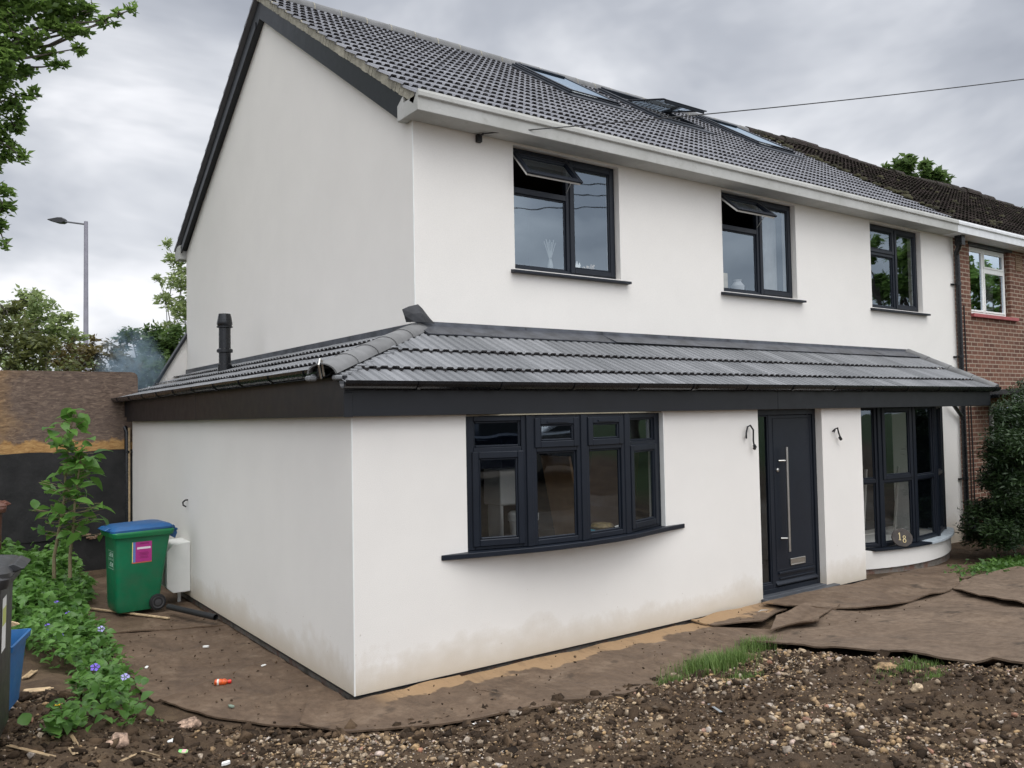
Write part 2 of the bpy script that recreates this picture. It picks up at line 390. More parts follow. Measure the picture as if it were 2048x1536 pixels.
# rear wing gable seen past the corner
w = MB(); w.prism([(1.36, 0), (1.36, 3.92), (.5, 2.48), (.5, 0)], 10.36, 10.46, 'y'); w.build('rear_wing', M['render_bay'], house)
w = MB(); w.prism([(1.36, 3.921), (1.36, 4.01), (.34, 2.30), (.40, 2.312)], 10.30, 10.48, 'y'); w.build('rear_wing_verge', M['fascia'], house)
# plinth
p = MB(); p.box(.03, 7.43, .03, .2, -.45, -.001); p.box(.03, .2, .2, 8.4, -.45, -.001); p.box(7.25, 7.43, .2, 1.3, -.5, -.001)
p.box(10.9, MR - .02, MY + .03, MY + .2, -.6, -.252)
p.build('plinth', M['plinth'], house)
st = MB(); st.box(-.004, 7.465, -.004, .03, -.012, -.002); st.box(-.004, .03, .03, 8.4, -.012, -.002); st.build('base_trim', M['fascia'], house)
# rooms
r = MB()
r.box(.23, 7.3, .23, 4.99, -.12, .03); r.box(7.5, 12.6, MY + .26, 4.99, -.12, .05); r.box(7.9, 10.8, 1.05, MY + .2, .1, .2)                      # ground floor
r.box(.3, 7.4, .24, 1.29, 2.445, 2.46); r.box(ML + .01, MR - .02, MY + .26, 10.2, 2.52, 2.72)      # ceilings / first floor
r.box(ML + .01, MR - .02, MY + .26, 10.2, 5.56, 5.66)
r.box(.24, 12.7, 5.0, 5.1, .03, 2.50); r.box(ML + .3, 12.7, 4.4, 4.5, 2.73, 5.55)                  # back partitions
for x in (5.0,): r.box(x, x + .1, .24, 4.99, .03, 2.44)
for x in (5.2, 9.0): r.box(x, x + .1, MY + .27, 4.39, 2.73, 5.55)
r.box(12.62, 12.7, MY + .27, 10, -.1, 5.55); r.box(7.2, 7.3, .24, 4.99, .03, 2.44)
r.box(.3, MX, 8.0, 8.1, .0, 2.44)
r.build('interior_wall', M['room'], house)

# --- tiles
def tile_field(mb, A, U, Vd, nrm, width, edges, clip=None, tw=.30, lift=.030, seed=1, hroll=.026, wob=0.0, dark_all=False):
    """A: point on eave line, U: along eave, Vd: up-slope unit, nrm: normal. edges: distances up the slope of each course's lower edge (last = top)."""
    A, U, Vd, nrm = map(Vector, (A, U, Vd, nrm)); rr = random.Random(seed)
    prof = [(0, 0), (.07, .0), (.13, 1), (.39, 1), (.45, 0), (.57, 0), (.63, 1), (.82, 1), (.822, .35), (.838, .35), (.84, 1), (.89, 1), (.95, 0), (1.0, 0)]
    for ci, (e0, e1) in enumerate(zip(edges, edges[1:])):
        e1b = e1 + .03; nt_ = int(math.ceil(width / tw)); off = (ci % 2) * 0.0
        for k in range(nt_):
            u0 = k * tw + off; mb.ct = rr.random(); dz = rr.uniform(-.0025, .0025) + wob * rr.uniform(-1, 1)
            lo, hi_, bot = [], [], []
            for (pu, ph) in prof:
                u = u0 + pu * tw
                if u > width: u = width
                c0, c1 = (clip(ci, u) if clip else (0, 0))
                a0 = max(e0, c0); a1 = max(e1b, c0)
                if clip and c1: a0 = min(a0, c1); a1 = min(a1, c1)
                hh = ph * hroll
                f0 = (a0 - e0) / (e1b - e0); f1 = (a1 - e0) / (e1b - e0)
                lo.append(A + U * u + Vd * a0 + nrm * (hh + lift * (1 - f0) + dz)); hi_.append(A + U * u + Vd * a1 + nrm * (hh + lift * (1 - f1) + dz))
                bot.append(A + U * u + Vd * (a0 + .002) + nrm * ((hh + lift * (1 - f0) - .015) if ph > .5 else -.004))
            n = len(prof); fs = []; fe = []; fk = []
            for i in range(n - 1):
                if (hi_[i] - lo[i]).length < 1e-4 and (hi_[i + 1] - lo[i + 1]).length < 1e-4: continue
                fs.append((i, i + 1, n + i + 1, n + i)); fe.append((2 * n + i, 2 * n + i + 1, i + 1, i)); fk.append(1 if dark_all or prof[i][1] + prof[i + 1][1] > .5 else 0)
            b0 = len(mb.v); mb.add(lo + hi_ + bot, fs)
            for q_, k2 in zip(fe, fk): mb.f.append(tuple(b0 + w_ for w_ in q_)); mb.mi.append(k2); mb.t.append(mb.ct)
    mb.ct = .5
KP = .65; cp = 1 / sqrt(1 + KP * KP); sp_ = KP * cp
Vm = (0, cp, sp_); Nm = (0, -sp_, cp); EY, EZ = 1.04, 5.615
slope = (YR - EY) / cp
tm = MB(); nC = 17; gq = slope / nC
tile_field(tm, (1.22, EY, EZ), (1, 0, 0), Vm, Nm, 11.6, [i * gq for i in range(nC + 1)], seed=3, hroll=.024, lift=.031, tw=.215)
# back slope (plain) and underlay
tm.quad((1.22, YR, EZ + slope * sp_ - .01), (12.82, YR, EZ + slope * sp_ - .01), (12.82, 10.62, 5.60), (1.22, 10.62, 5.60))
tm.quad((1.24, EY + .02, EZ - .02), (12.80, EY + .02, EZ - .02), (12.80, YR, EZ + slope * sp_ - .03), (1.24, YR, EZ + slope * sp_ - .03))
tm.ct = .5
for i in range(18):     # rear slope tile ends at the verge, seen edge-on from the gable side
    f0 = i / 18; f1 = (i + 1.08) / 18; y0 = 10.66 + (YR - 10.66) * f0; y1 = 10.66 + (YR - 10.66) * f1; z0 = 5.62 + (8.72 - 5.62) * f0; z1 = 5.62 + (8.72 - 5.62) * min(1, f1)
    tm.prism([(y0, z0), (y0, z0 + .055), (y1, z1 + .02), (y1, z1)], 1.20, 1.6, 'x')
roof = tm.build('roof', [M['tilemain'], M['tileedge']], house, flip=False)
rd = MB()
for i in range(26):
    x0 = 1.20 + i * .447; rd.ct = random.random()
    pr_ = [(YR + .135 * cos(a), EZ + slope * sp_ - .02 + .125 * sin(a) + .004 * (i % 2)) for a in np.linspace(-.15, pi + .15, 9)]
    rd.prism(pr_, x0 + .008, x0 + .439, 'x')
rd.build('ridge_tile', M['ridge'], roof, smooth=True)
for i in range(27):
    rj = MB(); x0 = 1.20 + i * .447; rj.prism([(YR + .139 * cos(a), EZ + slope * sp_ - .02 + .131 * sin(a)) for a in np.linspace(-.15, pi + .15, 9)], x0 - .008, x0 + .008, 'x'); rj.build('ridge_mortar', M['mortar'], roof)
# mortar verge + barge boards (front and rear slopes of the gable)
sl_pt = lambda d, o: (EY + d * cp - o * sp_, EZ + d * sp_ + o * cp)
mv = MB(); rr = random.Random(5); n = 60; pts = []
for i in range(n):
    d0, d1 = slope * i / n, slope * (i + 1) / n; ph = (d0 / gq) % 1; ph2 = (d1 / gq - 1e-6) % 1
    a = sl_pt(d0, .032 * (1 - ph)); b2 = sl_pt(d1, .032 * (1 - ph2)); c2 = sl_pt(d1, -.085 + rr.uniform(-.006, .006)); d2 = sl_pt(d0, -.085 + rr.uniform(-.006, .006))
    x = 1.235 + .004 * sin(i * .8)
    mv.quad((x, *a), (x, *b2), (x, *c2), (x, *d2)); mv.quad((x, *a), (x, *b2), (x + .1, *b2), (x + .1, *a)); mv.quad((x, *d2), (x, *c2), (x + .1, *c2), (x + .1, *d2))
mv.build('verge_mortar', M['mortar'], roof, flip=False)
bb = MB(); t0 = sl_pt(.35, -.07); t1 = sl_pt(slope, -.07); zt = t1[1]
bb.prism([(t0[0], t0[1]), (YR, zt), (YR, zt - .31), (t0[0] + .02, t0[1] - .30), (t0[0], t0[1] - .26)], 1.262, MX + .01, 'x')
bb.prism([(10.55, 5.46), (YR + .002, zt - .31), (YR + .002, zt), (10.62, 5.63)], 1.262, MX + .01, 'x')
bb.prism([(10.45, 5.47), (YR + .15, zt - .41), (YR + .15, zt - .30), (10.52, 5.56)], 1.245, 1.262, 'x')
bb.build('barge_board', M['fascia'], house, bevel=.004)
# concrete box gutter, front and the rear end stub
gb = MB()
prof = [(.99, 5.45), (1.304, 5.45), (1.304, 5.62), (1.05, 5.625), (.975, 5.675), (.965, 5.64), (.965, 5.595), (.99, 5.585)]
gb.prism(prof, 1.235, 12.38, 'x'); gb.prism([(MY - .0, 5.45), (MY + .13, 5.45), (MY + .13, 5.62), (MY, 5.70)], 1.235, MX - .002, 'x')
prof2 = [(21.64 - 10.33 - 1.31 + .0, 0)]
gb.build('box_gutter', M['conc'], house, bevel=.006); gb = MB()
gb.prism([(10.335, 5.43), (10.62, 5.43), (10.70, 5.62), (10.72, 5.70), (10.335, 5.70)], 1.22, 2.2, 'x')
gb.build('box_gutter', M['conc'], house, bevel=.006)

# --- lean-to roof
kf = .47; cf = 1 / sqrt(1 + kf * kf); sf = kf * cf; FY, FZ = -.16, 2.535
ks = .35; cs_ = 1 / sqrt(1 + ks * ks); ss = ks * cs_; SX, SZ = -.235, 2.645
# hip: front plane z=FZ+kf*(y-FY); side plane z=SZ+ks*(x-SX);  y_hip(x)
yh = lambda x: FY + (SZ + ks * (x - SX) - FZ) / kf
xh = lambda y: SX + (FZ + kf * (y - FY) - SZ) / ks
tf = MB(); XL = -.115; XR = 11.02
def clipf(ci, u):
    x = XL + u; ym = yh(x) if x < MX else 1.32
    return (0, max(0.0, (ym - FY) / cf) + .02)
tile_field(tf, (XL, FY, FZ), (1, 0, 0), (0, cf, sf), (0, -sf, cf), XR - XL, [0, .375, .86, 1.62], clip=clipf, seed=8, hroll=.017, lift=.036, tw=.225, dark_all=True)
def clips(ci, u):
    y = 9.25 - u; xm = MX if y > yh(MX) else xh(y)
    return (0, max(0.0, (xm - SX) / cs_) + .01)
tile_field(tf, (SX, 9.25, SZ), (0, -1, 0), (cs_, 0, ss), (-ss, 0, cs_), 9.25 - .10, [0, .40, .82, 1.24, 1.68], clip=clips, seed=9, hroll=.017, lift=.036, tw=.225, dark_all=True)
# under-layer boards
tf.quad((XL, FY + .02, FZ - .015), (XR, FY + .02, FZ - .015), (XR, 1.30, FZ + kf * (1.30 - FY) - .03), (MX, 1.30, FZ + kf * (1.30 - FY) - .03), (XL, yh(XL), FZ + kf * (yh(XL) - FY) - .02))
tf.quad((SX + .02, .1, SZ - .02), (SX + .02, 9.25, SZ - .02), (MX, 9.25, SZ + ks * (MX - SX) - .03), (MX, 1.25, SZ + ks * (MX - SX) - .03))
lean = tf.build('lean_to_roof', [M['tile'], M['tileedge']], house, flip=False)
# hip tiles: half round barrels up the hip
hp0 = Vector((-.235, yh(-.235) - .02, 2.66)); hp1 = Vector((MX, yh(MX) + .03, SZ + ks * (MX - SX) + .0))
hd = (hp1 - hp0); hl = hd.length; hd.normalize(); sd = hd.cross(Vector((0, 0, 1))).normalized(); up = sd.cross(hd).normalized()
ht = MB()
for i in range(5):
    a0 = hl * i / 5; a1 = hl * (i + 1) / 5 + .02; vs = []
    for j, (d, R_) in enumerate(((a0, .142), (a1, .130))):
        for a in np.linspace(.12, pi - .12, 11): vs.append(hp0 + hd * d + sd * (R_ * cos(a)) + up * (R_ * sin(a) * .72 - .015 + .004 * i % 2 * 0))
    for (d, R_) in ((a0, .126), (a1, .114)):
        for a in np.linspace(.12, pi - .12, 11): vs.append(hp0 + hd * d + sd * (R_ * cos(a)) + up * (R_ * sin(a) * .72 - .015))
    fs = []
    for j in range(10):
        fs += [(j, j + 1, 11 + j + 1, 11 + j), (22 + j, 33 + j, 33 + j + 1, 22 + j + 1), (j, 22 + j, 22 + j + 1, j + 1), (11 + j, 11 + j + 1, 33 + j + 1, 33 + j)]
    fs += [(0, 11, 33, 22), (10, 32, 43, 21)]
    ht.ct = random.random(); ht.add(vs, fs)
ht.build('hip_tile', M['ridge'], lean, smooth=True)
hi_ = MB(); c = hp0 + hd * .03 + up * .02
hi_.tube([c - up * .05, c + up * .085, c + up * .10 - hd * .03, c + up * .06 - hd * .06, c - up * .06 - hd * .05], .009, 8)
hi_.build('hip_iron', M['steel'], lean)
for s_ in (1, -1):
    hm = MB()
    for i in range(24):
        p_ = hp0 + hd * (hl * (i + .5) / 24) + sd * (s_ * .125); hm.box(p_.x - .04, p_.x + .04, p_.y - .04, p_.y + .04, p_.z - .07, p_.z - .026 + random.uniform(-.005, .005))
    hm.build('hip_mortar', M['tile'], lean, bevel=.012)
# right verge: ridge tiles laid down the slope
rv = MB(); a0 = Vector((XR + .01, FY, FZ + .045)); dv = Vector((0, cf, sf)); nv = Vector((0, -sf, cf))
for i in range(4):
    d0 = .0 + i * .4; d1 = d0 + .395; vs = []
    for d, R_ in ((d0, .085), (d1, .08)):
        for a in np.linspace(-.1, pi + .1, 9): vs.append(a0 + dv * d + Vector((1, 0, 0)) * (R_ * cos(a)) + nv * (R_ * sin(a) - .02))
    rv.add(vs, [(j, j + 1, 10 + j, 9 + j) for j in range(8)] + [tuple(range(9))[::-1], tuple(range(9, 18))])
rv.build('verge_tile', M['ridge'], lean, smooth=True)
# lead flashing
zf = FZ + kf * (1.03 - FY) + .075
fl = MB(); rr = random.Random(2)
xq = [MX] + [MX + .25 + 1.18 * i for i in range(1, 9)]; xq = [x for x in xq if x < 10.95] + [11.13]
for a, b2 in zip(xq, xq[1:]):
    fl.prism([(MY - .012, 3.305), (MY - .02, 3.265), (1.02 + rr.uniform(-.02, .02), zf - .02), (1.04, zf - .03), (MY - .006, 3.14), (MY - .004, 3.305)], a + .004, b2 + .03, 'x')
fl.build('lead_flashing', M['lead'], house)
fl = MB(); yq = [1.24, 2.9, 4.6, 6.3, 8.0, 9.6, 10.34]
for a, b2 in zip(yq, yq[1:]):
    zb = SZ + ks * (1.12 - SX) + .03
    fl.prism([(MX - .012, 3.283), (MX - .018, 3.19), (1.10, zb), (1.12, zb - .01), (MX - .004, 3.17), (MX - .003, 3.283)], a + .004, b2 + .03, 'y')
fl.build('lead_flashing', M['lead'], house)
lp = MB()   # crumpled corner piece of lead
g3 = [[(1.13, 1.18, 3.40), (1.22, 1.20, 3.44), (1.335, 1.22, 3.47), (1.40, 1.24, 3.43)], [(1.15, 1.17, 3.33), (1.24, 1.17, 3.36), (1.345, 1.17, 3.37), (1.47, 1.24, 3.35)], [(1.18, 1.19, 3.27), (1.27, 1.17, 3.275), (1.37, 1.16, 3.28), (1.56, 1.26, 3.28)]]
vs = [Vector(p) + Vector((0, dy, 0)) for dy in (0, .012) for row in g3 for p in row]
fs = []
for j in range(2):
    for i in range(3): b_ = j * 4 + i; fs += [(b_, b_ + 1, b_ + 5, b_ + 4), (12 + b_, 16 + b_, 17 + b_, 13 + b_)]
edge = [0, 1, 2, 3, 7, 11, 10, 9, 8, 4]
fs += [(edge[i], edge[(i + 1) % 10], 12 + edge[(i + 1) % 10], 12 + edge[i]) for i in range(10)]
lp.add(vs, fs); lp.build('loose_lead', simple('dark_lead', (.022, .023, .026), .6, var=.5, nscale=9, bump=.5, bdist=.01, bscale=20), house)
# fascia, soffit
fa = MB(); zb = 2.30
fa.box(-.075, 5.55, -.095, -.075, zb, 2.53); fa.box(5.556, 10.94, -.095, -.075, zb, 2.53)
fa.box(-.075, 10.94, -.075, -.004, zb + .004, zb + .016); fa.box(7.47, 10.94, -.004, MY - .004, 2.37, 2.385)
fa.box(10.94, 10.96, -.095, MY - .004, zb, 2.60)
fa.box(-.105, -.075, -.095, 4.3, zb, 2.64); fa.box(-.105, -.075, 4.306, 8.40, zb - .002, 2.64); fa.box(-.075, -.004, -.075, 8.4, zb + .004, zb + .016)
fa.box(-.115, -.035, -.105, -.0951, zb - .004, 2.50)
fa.box(-.105, -.08, 8.41, 9.2, zb + .08, 2.64)
fa.build('fascia', M['fascia'], house, bevel=.003)
def gutter(mb, P, a, b, r=.068):
    prof = [(r * cos(t_), -r * sin(t_)) for t_ in np.linspace(0, pi, 9)]; prof2 = [(p[0] * .93, p[1] * .93) for p in prof][::-1]
    ring = prof + prof2; n = len(ring)
    vs = [P(o, z, a) for o, z in ring] + [P(o, z, b) for o, z in ring]
    mb.add(vs, [(i, (i + 1) % n, n + (i + 1) % n, n + i) for i in range(n)] + [tuple(range(n))[::-1], tuple(range(n, 2 * n))])
gt = MB(); gy_, gz = -.186, 2.592
gutter(gt, lambda o, z, a: (a, gy_ + o, gz + z), -.16, 10.99)
for x in list(np.arange(.5, 10.9, .86)) + [3.9, 3.94]: gutter(gt, lambda o, z, a: (a, gy_ + o, gz - .001 + z), x, x + .035, .076)
gx_, gz2 = -.19, 2.705
def PG(o, z, a):
    f = (a - .05) / 9.2; return (gx_ - .06 * f + o, a, gz2 - .02 * f + z)
gutter(gt, PG, .10, 9.3)
for y in np.arange(.4, 9.1, .86): gutter(gt, lambda o, z, a: (PG(o, z, a)[0], a, PG(o, z, a)[2] - .001), y, y + .045, .077)
gt.build('gutter', M['gutter'], house)
# downpipes
dp = MB(); dp.tube([(-.20, 8.72, 2.60), (-.20, 8.72, 2.36), (-.185, 8.70, 2.27), (-.09, 8.58, 2.20), (-.07, 8.55, 2.13), (-.07, 8.55, -.1)], .042, 12)
dp.tube([(-.07, 8.55, 1.82), (-.07, 8.55, 1.78)], .05, 12); dp.box(-.03, .06, 8.46, 8.54, 1.78, 1.81)
dp.build('downpipe', M['gutter'], house, smooth=True)
dp = MB(); yx = MY - .075
dp.tube([(12.72, 1.14, 5.45), (12.72, 1.14, 5.33), (12.74, 1.16, 5.27), (12.78, yx, 5.16), (12.80, yx, 5.08), (12.80, yx, -.25)], .045, 12)
dp.box(12.66, 12.79, 1.07, 1.20, 5.27, 5.45)
for z in (4.55, 3.2, .95): dp.tube([(12.80, yx, z), (12.80, yx, z + .05)], .055, 12); dp.box(12.66, 12.76, MY - .03, MY - .004, z, z + .03)
dp.tube([(11.2, -.12, 2.46), (11.15, .1, 2.44), (12.3, MY - .12, 2.38), (12.74, yx, 2.12)], .036, 10)
dp.build('downpipe', M['gutter'], house, smooth=True)
# flue pipe
fp = MB(); fx, fy = .80, 6.1
fp.lathe([(.10, 2.9), (.10, 3.12), (.085, 3.13), (.085, 3.29), (.115, 3.30), (.115, 3.34), (.085, 3.36), (.085, 3.66), (.115, 3.67), (.115, 3.685), (.10, 3.69), (.112, 3.72), (.108, 3.76), (.088, 3.865), (.086, 3.872), (.02, 3.872)], (fx, fy, 0), 18)
fp.build('flue_pipe', M['gutter'], house, smooth=True)
# meter box
mb_ = MB(); mb_.prism([(-.004, .075), (-.22, .075), (-.30, .15), (-.30, .61), (-.22, .70), (-.004, .72)], 4.95, 5.42, 'y'); me_ = mb_.build('meter_box', M['white'], house, bevel=.006)
mb_ = MB(); mb_.box(-.307, -.3005, 5.0, 5.38, .17, .59); mb_.build('meter_door', simple('grey_panel', (.36, .40, .40), .4), me_)
mb_ = MB(); mb_.tube([(-.1, 5.14, .09), (-.1, 5.14, -.12)], .022, 8); mb_.build('meter_pipe', M['white'], me_)
# cables poking out of the wall
def cable(pts, r=.009):
    c_ = MB(); c_.tube(pts, r, 7); c_.build('wall_cable', M['rubber'], house, smooth=True)
cable([(5.06, -.002, 2.0), (5.0, -.05, 1.97), (5.0, -.05, 2.03), (5.04, -.04, 2.1), (5.09, -.04, 2.115), (5.13, -.05, 2.06), (5.125, -.05, 1.93), (5.14, -.05, 1.86)], .010)
cable([(5.135, -.05, 1.88), (5.15, -.055, 1.855), (5.125, -.06, 1.84)], .02)
cable([(6.80, -.002, 2.0), (6.80, -.04, 2.03), (6.84, -.05, 2.045), (6.86, -.05, 1.98), (6.90, -.05, 1.91)], .010)
cable([(6.80, -.04, 2.02), (6.76, -.05, 1.99)], .008); cable([(6.88, -.05, 1.92), (6.91, -.05, 1.89)], .02)
cable([(-.002, 5.08, 1.25), (-.04, 5.06, 1.25), (-.06, 5.1, 1.22), (-.05, 5.12, 1.18), (-.02, 5.1, 1.16)], .010)

# --- window kit (local x along, y depth into wall, z up)
def pane(mb, x0, x1, z0, z1, y): mb.quad((x0, y, z0), (x1, y, z0), (x1, y, z1), (x0, y, z1))
def opening(par, Mx, x0, x1, z0, z1, y, kind, glass, angle=0):
    """fixed light or opening casement (sash) in a frame opening"""
    if kind == 'fixed':
        b_ = MB(); b_.M = Mx; b_.frame(x0 - .002, x1 + .002, z0 - .002, z1 + .002, .022, y + .022, y + .045); b_.build('glazing_bead', M['anth'], par, bevel=.006)
        b_ = MB(); b_.M = Mx; pane(b_, x0 + .015, x1 - .015, z0 + .015, z1 - .015, y + .035); b_.build('pane', glass, par)
    else:
        R_ = Mx @ Matrix.Translation((0, y - .018, z1 + .02)) @ Matrix.Rotation(-angle, 4, 'X') @ Matrix.Translation((0, -(y - .018), -(z1 + .02)))
        b_ = MB(); b_.M = R_; b_.frame(x0 - .02, x1 + .02, z0 - .02, z1 + .02, .062, y - .018, y + .012)
        b_.frame(x0 + .042, x1 - .042, z0 + .042, z1 - .042, .018, y - .006, y + .03); b_.build('sash', M['anth'], par, bevel=.006)
        b_ = MB(); b_.M = R_; pane(b_, x0 + .05, x1 - .05, z0 + .05, z1 - .05, y + .012); b_.build('pane', glass, par)
        if angle:
            b_ = MB(); b_.M = R_; b_.frame(x0 - .005, x1 + .005, z0 - .005, z1 + .005, .05, y + .0125, y + .04); b_.build('sash_inner', M['white'], par, bevel=.004)
            b_ = MB(); b_.M = Mx
            p0 = Mx.inverted() @ (R_ @ Vector((x1 - .01, y + .03, z0 + .15))); b_.tube([(x1 + .01, y + .02, z0 + .02), p0], .006, 6); b_.tube([(x1 + .012, y + .02, z0 - .01), (x1 + .012, y + .02, z0 + .09)], .012, 6); b_.build('stay', M['steel'], par)
T = Matrix.Translation
for wi, (a, b2) in enumerate(UW):
    Mx = T((0, MY + .085, 0)); fr = MB(); fr.M = Mx; xm = a + (b2 - a) * .535; zt = 4.93; g_ = M['glass']
    fr.frame(a + .002, b2 - .002, WZ0, WZ1, .055, 0, .07); fr.box(xm - .035, xm + .035, 0, .07, WZ0 + .055, WZ1 - .055); fr.box(a + .057, xm - .035, 0, .07, zt - .035, zt + .035)
    win = fr.build('window', M['anth'], house, bevel=.005, label=['first floor window with its top vent open, nearest the gable corner', 'first floor window with top vent open, middle one', 'closed first floor window by the downpipe'][wi])
    opening(win, Mx, a + .057, xm - .035, zt + .035, WZ1 - .055, 0, 'vent', g_, RD(42) if wi == 0 else RD(50) if wi == 1 else 0)
    opening(win, Mx, a + .057, xm - .035, WZ0 + .055, zt - .035, 0, 'fixed', g_)
    opening(win, Mx, xm + .035, b2 - .057, WZ0 + .055, WZ1 - .055, 0, 'sash', g_)
    s_ = MB(); s_.prism([(MY - .075, 3.925), (MY - .075, 3.955), (MY + .08, 3.978), (MY + .08, 3.925)], a - .06, b2 + .12, 'x'); s_.build('sill', M['anth'], win, bevel=.004)
def bow(verts, z0, z1, zt, kinds, label, sillz, glass, base_y):
    fr = MB(); n = len(verts) - 1; frames = []
    for i in range(n):
        p, q_ = Vector((*verts[i], 0)), Vector((*verts[i + 1], 0)); d = q_ - p; ln = d.length; ang = math.atan2(d.y, d.x)
        Mx = T(p) @ Matrix.Rotation(ang, 4, 'Z'); frames.append((Mx, ln)); fr.M = Mx
        fr.frame(.03, ln - .03, z0, z1, .05, 0, .07); fr.box(.08, ln - .08, 0, .07, zt - .03, zt + .03)
    fr.M = Matrix.Identity(4)
    for i, p in enumerate(verts):
        x, y = p; fr.prism([(x - .036, y - .012), (x + .036, y - .012), (x + .03, y + .08), (x - .03, y + .08)], z0 - .002, z1 + .002, 'z')
    fr.box(verts[0][0], verts[-1][0], base_y + .0, base_y + .05, z1 + .003, z1 + .03)
    win = fr.build('window', M['anth'], house, bevel=.005, label=label)
    for (Mx, ln), (kt, kb) in zip(frames, kinds):
        opening(win, Mx, .08, ln - .08, zt + .03, z1 - .05, 0, kt, glass); opening(win, Mx, .08, ln - .08, z0 + .05, zt - .03, 0, kb, glass)
        if kt == 'vent':
            v_ = MB(); v_.M = Mx; v_.box(ln / 2 - .12, ln / 2 + .12, -.03, -.018, z1 - .075, z1 - .06); v_.build('trickle_vent', M['anth'], win)
    return win, frames
def slab(mb, pts, inner_y, z0, z1):
    """horizontal sill slab: outer polyline pts, straight inner edge"""
    n = len(pts); o = [(x, y) for x, y in pts] + [(pts[-1][0], inner_y), (pts[0][0], inner_y)]
    mb.prism(o, z0, z1, 'z')
w1v = [(1.135, .03), (1.735, -.145), (2.36, -.195), (2.98, -.15), (3.64, .045)]
win, _ = bow(w1v, 1.062, 2.285, 1.965, [('fixed', 'sash'), ('vent', 'fixed'), ('vent', 'fixed'), ('fixed', 'sash')], 'four light bow window beside the front corner', 1.06, M['glasslow'], .0)
s_ = MB(); slab(s_, [(.845, -.015), (1.1, -.09), (1.72, -.225), (2.0, -.26), (2.36, -.275), (2.7, -.265), (3.0, -.23), (3.65, -.07), (3.955, -.015)], .0, 1.012, 1.058); s_.box(1.127, 3.648, .0, .22, 1.012, 1.0585); s_.build('sill', M['anth'], win, bevel=.004)
hd_ = MB(); slab(hd_, [(1.13, -.0), (1.72, -.17), (2.36, -.215), (3.0, -.175), (3.65, .0)], .001, 2.288, 2.2995); hd_.build('head_board', simple('bare_head_board', (.27, .24, .17), .8, var=.2), win)
rb = MB(); rb.box(3.6405, 3.6485, -.03, .2, 1.06, 2.284); rb.build('reveal_trim', M['white'], win)
# right-hand bay
BV = [(7.75, .68), (8.55, .39), (9.35, .30), (10.15, .39), (10.95, .70)]
win2, fr2 = bow([(7.52, 1.0)] + BV, .27, 2.33, 1.23, [('fixed', 'fixed'), ('fixed', 'fixed'), ('vent', 'fixed'), ('fixed', 'fixed'), ('fixed', 'fixed')], 'tall curved bay window right of the front door', .27, M['glasslow'], 1.2)
bs = MB(); arc = []
for a in np.linspace(-1, 1, 25): xx = 9.35 + a * 1.85; arc.append((xx, .30 + 3.4 - sqrt(3.4 ** 2 - (a * 1.85) ** 2)))
o_ = [(x, y - .09) for x, y in arc] + [(11.22, 1.302), (7.47, 1.302)]
bs.prism(o_, -.02, .235, 'z'); bs.build('bay_base', M['render_bay'], house)
bs = MB(); bs.prism([(x, y - .06) for x, y in arc] + [(11.15, 1.30), (7.48, 1.30)], -.4, -.022, 'z'); bs.build('plinth', M['plinth'], house)
bs = MB(); o_ = [(x, y - .14) for x, y in arc[5:14]] + [(x, y + .05) for x, y in arc[5:14]][::-1]; bs.prism(o_, .236, .262, 'z'); bs.build('sill', M['anth'], win2)
bs = MB(); o_ = [(x, y - .15) for x, y in arc[13:]] + [(11.30, .90), (11.05, 1.28), (10.9, .8)] + [(x, y + .03) for x, y in arc[13:24]][::-1]; bs.prism(o_, .236, .266, 'z')
bs.build('sill', simple('bare_grey_sill', (.42, .47, .50), .6, var=.25, nscale=16), win2, label='pale unfinished stretch of the bay sill')
bs = MB(); bs.prism([(x, y + .02) for x, y in arc] + [(11.0, 1.30), (7.5, 1.30)], 2.335, 2.368, 'z'); bs.build('soffit', M['fascia'], house)

bs = MB(); bs.prism([(10.93, .74), (10.985, .70), (11.06, 1.304), (11.0, 1.304)], .25, 2.345, 'z'); bs.build('bay_cheek', M['anth'], house)
# --- front door
dr = MB(); y0 = .09
dr.box(5.285, 5.345, y0, y0 + .07, .05, 2.298); dr.box(6.51, 6.568, y0, y0 + .07, .05, 2.298); dr.box(5.345, 6.51, y0, y0 + .07, 2.23, 2.298); dr.box(5.60, 5.66, y0, y0 + .07, .11, 2.23)
dr.box(5.345, 6.51, y0, y0 + .07, .05, .11)
dr.box(5.345, 5.60, y0, y0 + .06, .112, .17)
door = dr.build('front_door', M['anth'], house, bevel=.005)
dl = MB(); dl.box(5.663, 6.507, y0 + .018, y0 + .06, .115, 2.225)
dl.build('door_leaf', M['anth'], door, bevel=.003)
dm = MB(); dm.frame(5.70, 6.46, .31, 2.19, .006, y0 + .012, y0 + .0178); dm.box(5.73, 6.46, y0 - .006, y0 + .0178, .262, .288); dm.box(5.75, 6.45, y0 + .001, y0 + .0178, .20, .215)
dm.prism([(y0 - .02, .135), (y0 - .02, .15), (y0 + .0178, .185), (y0 + .0178, .135)], 5.665, 6.505, 'x'); dm.build('door_moulding', M['anth'], door, bevel=.003)
dg = MB(); pane(dg, 5.345, 5.60, .17, 2.23, y0 + .03); dg.build('sidelight_pane', M['glasslow'], door)
db = MB(); db.frame(5.345, 5.60, .17, 2.23, .02, y0 + .008, y0 + .028); db.build('glazing_bead', M['anth'], door, bevel=.005)
dh = MB(); dh.tube([(5.865, y0 - .06, .54), (5.865, y0 - .06, 1.83)], .017, 12)
for z in (.70, 1.66): dh.tube([(5.865, y0 - .055, z), (5.84, y0 - .02, z), (5.80, y0 + .015, z)], .011, 8); dh.lathe([(.02, 0), (.02, .01)], (0, 0, 0), 10) if False else None
dh.build('door_handle', M['steel'], door, smooth=True)
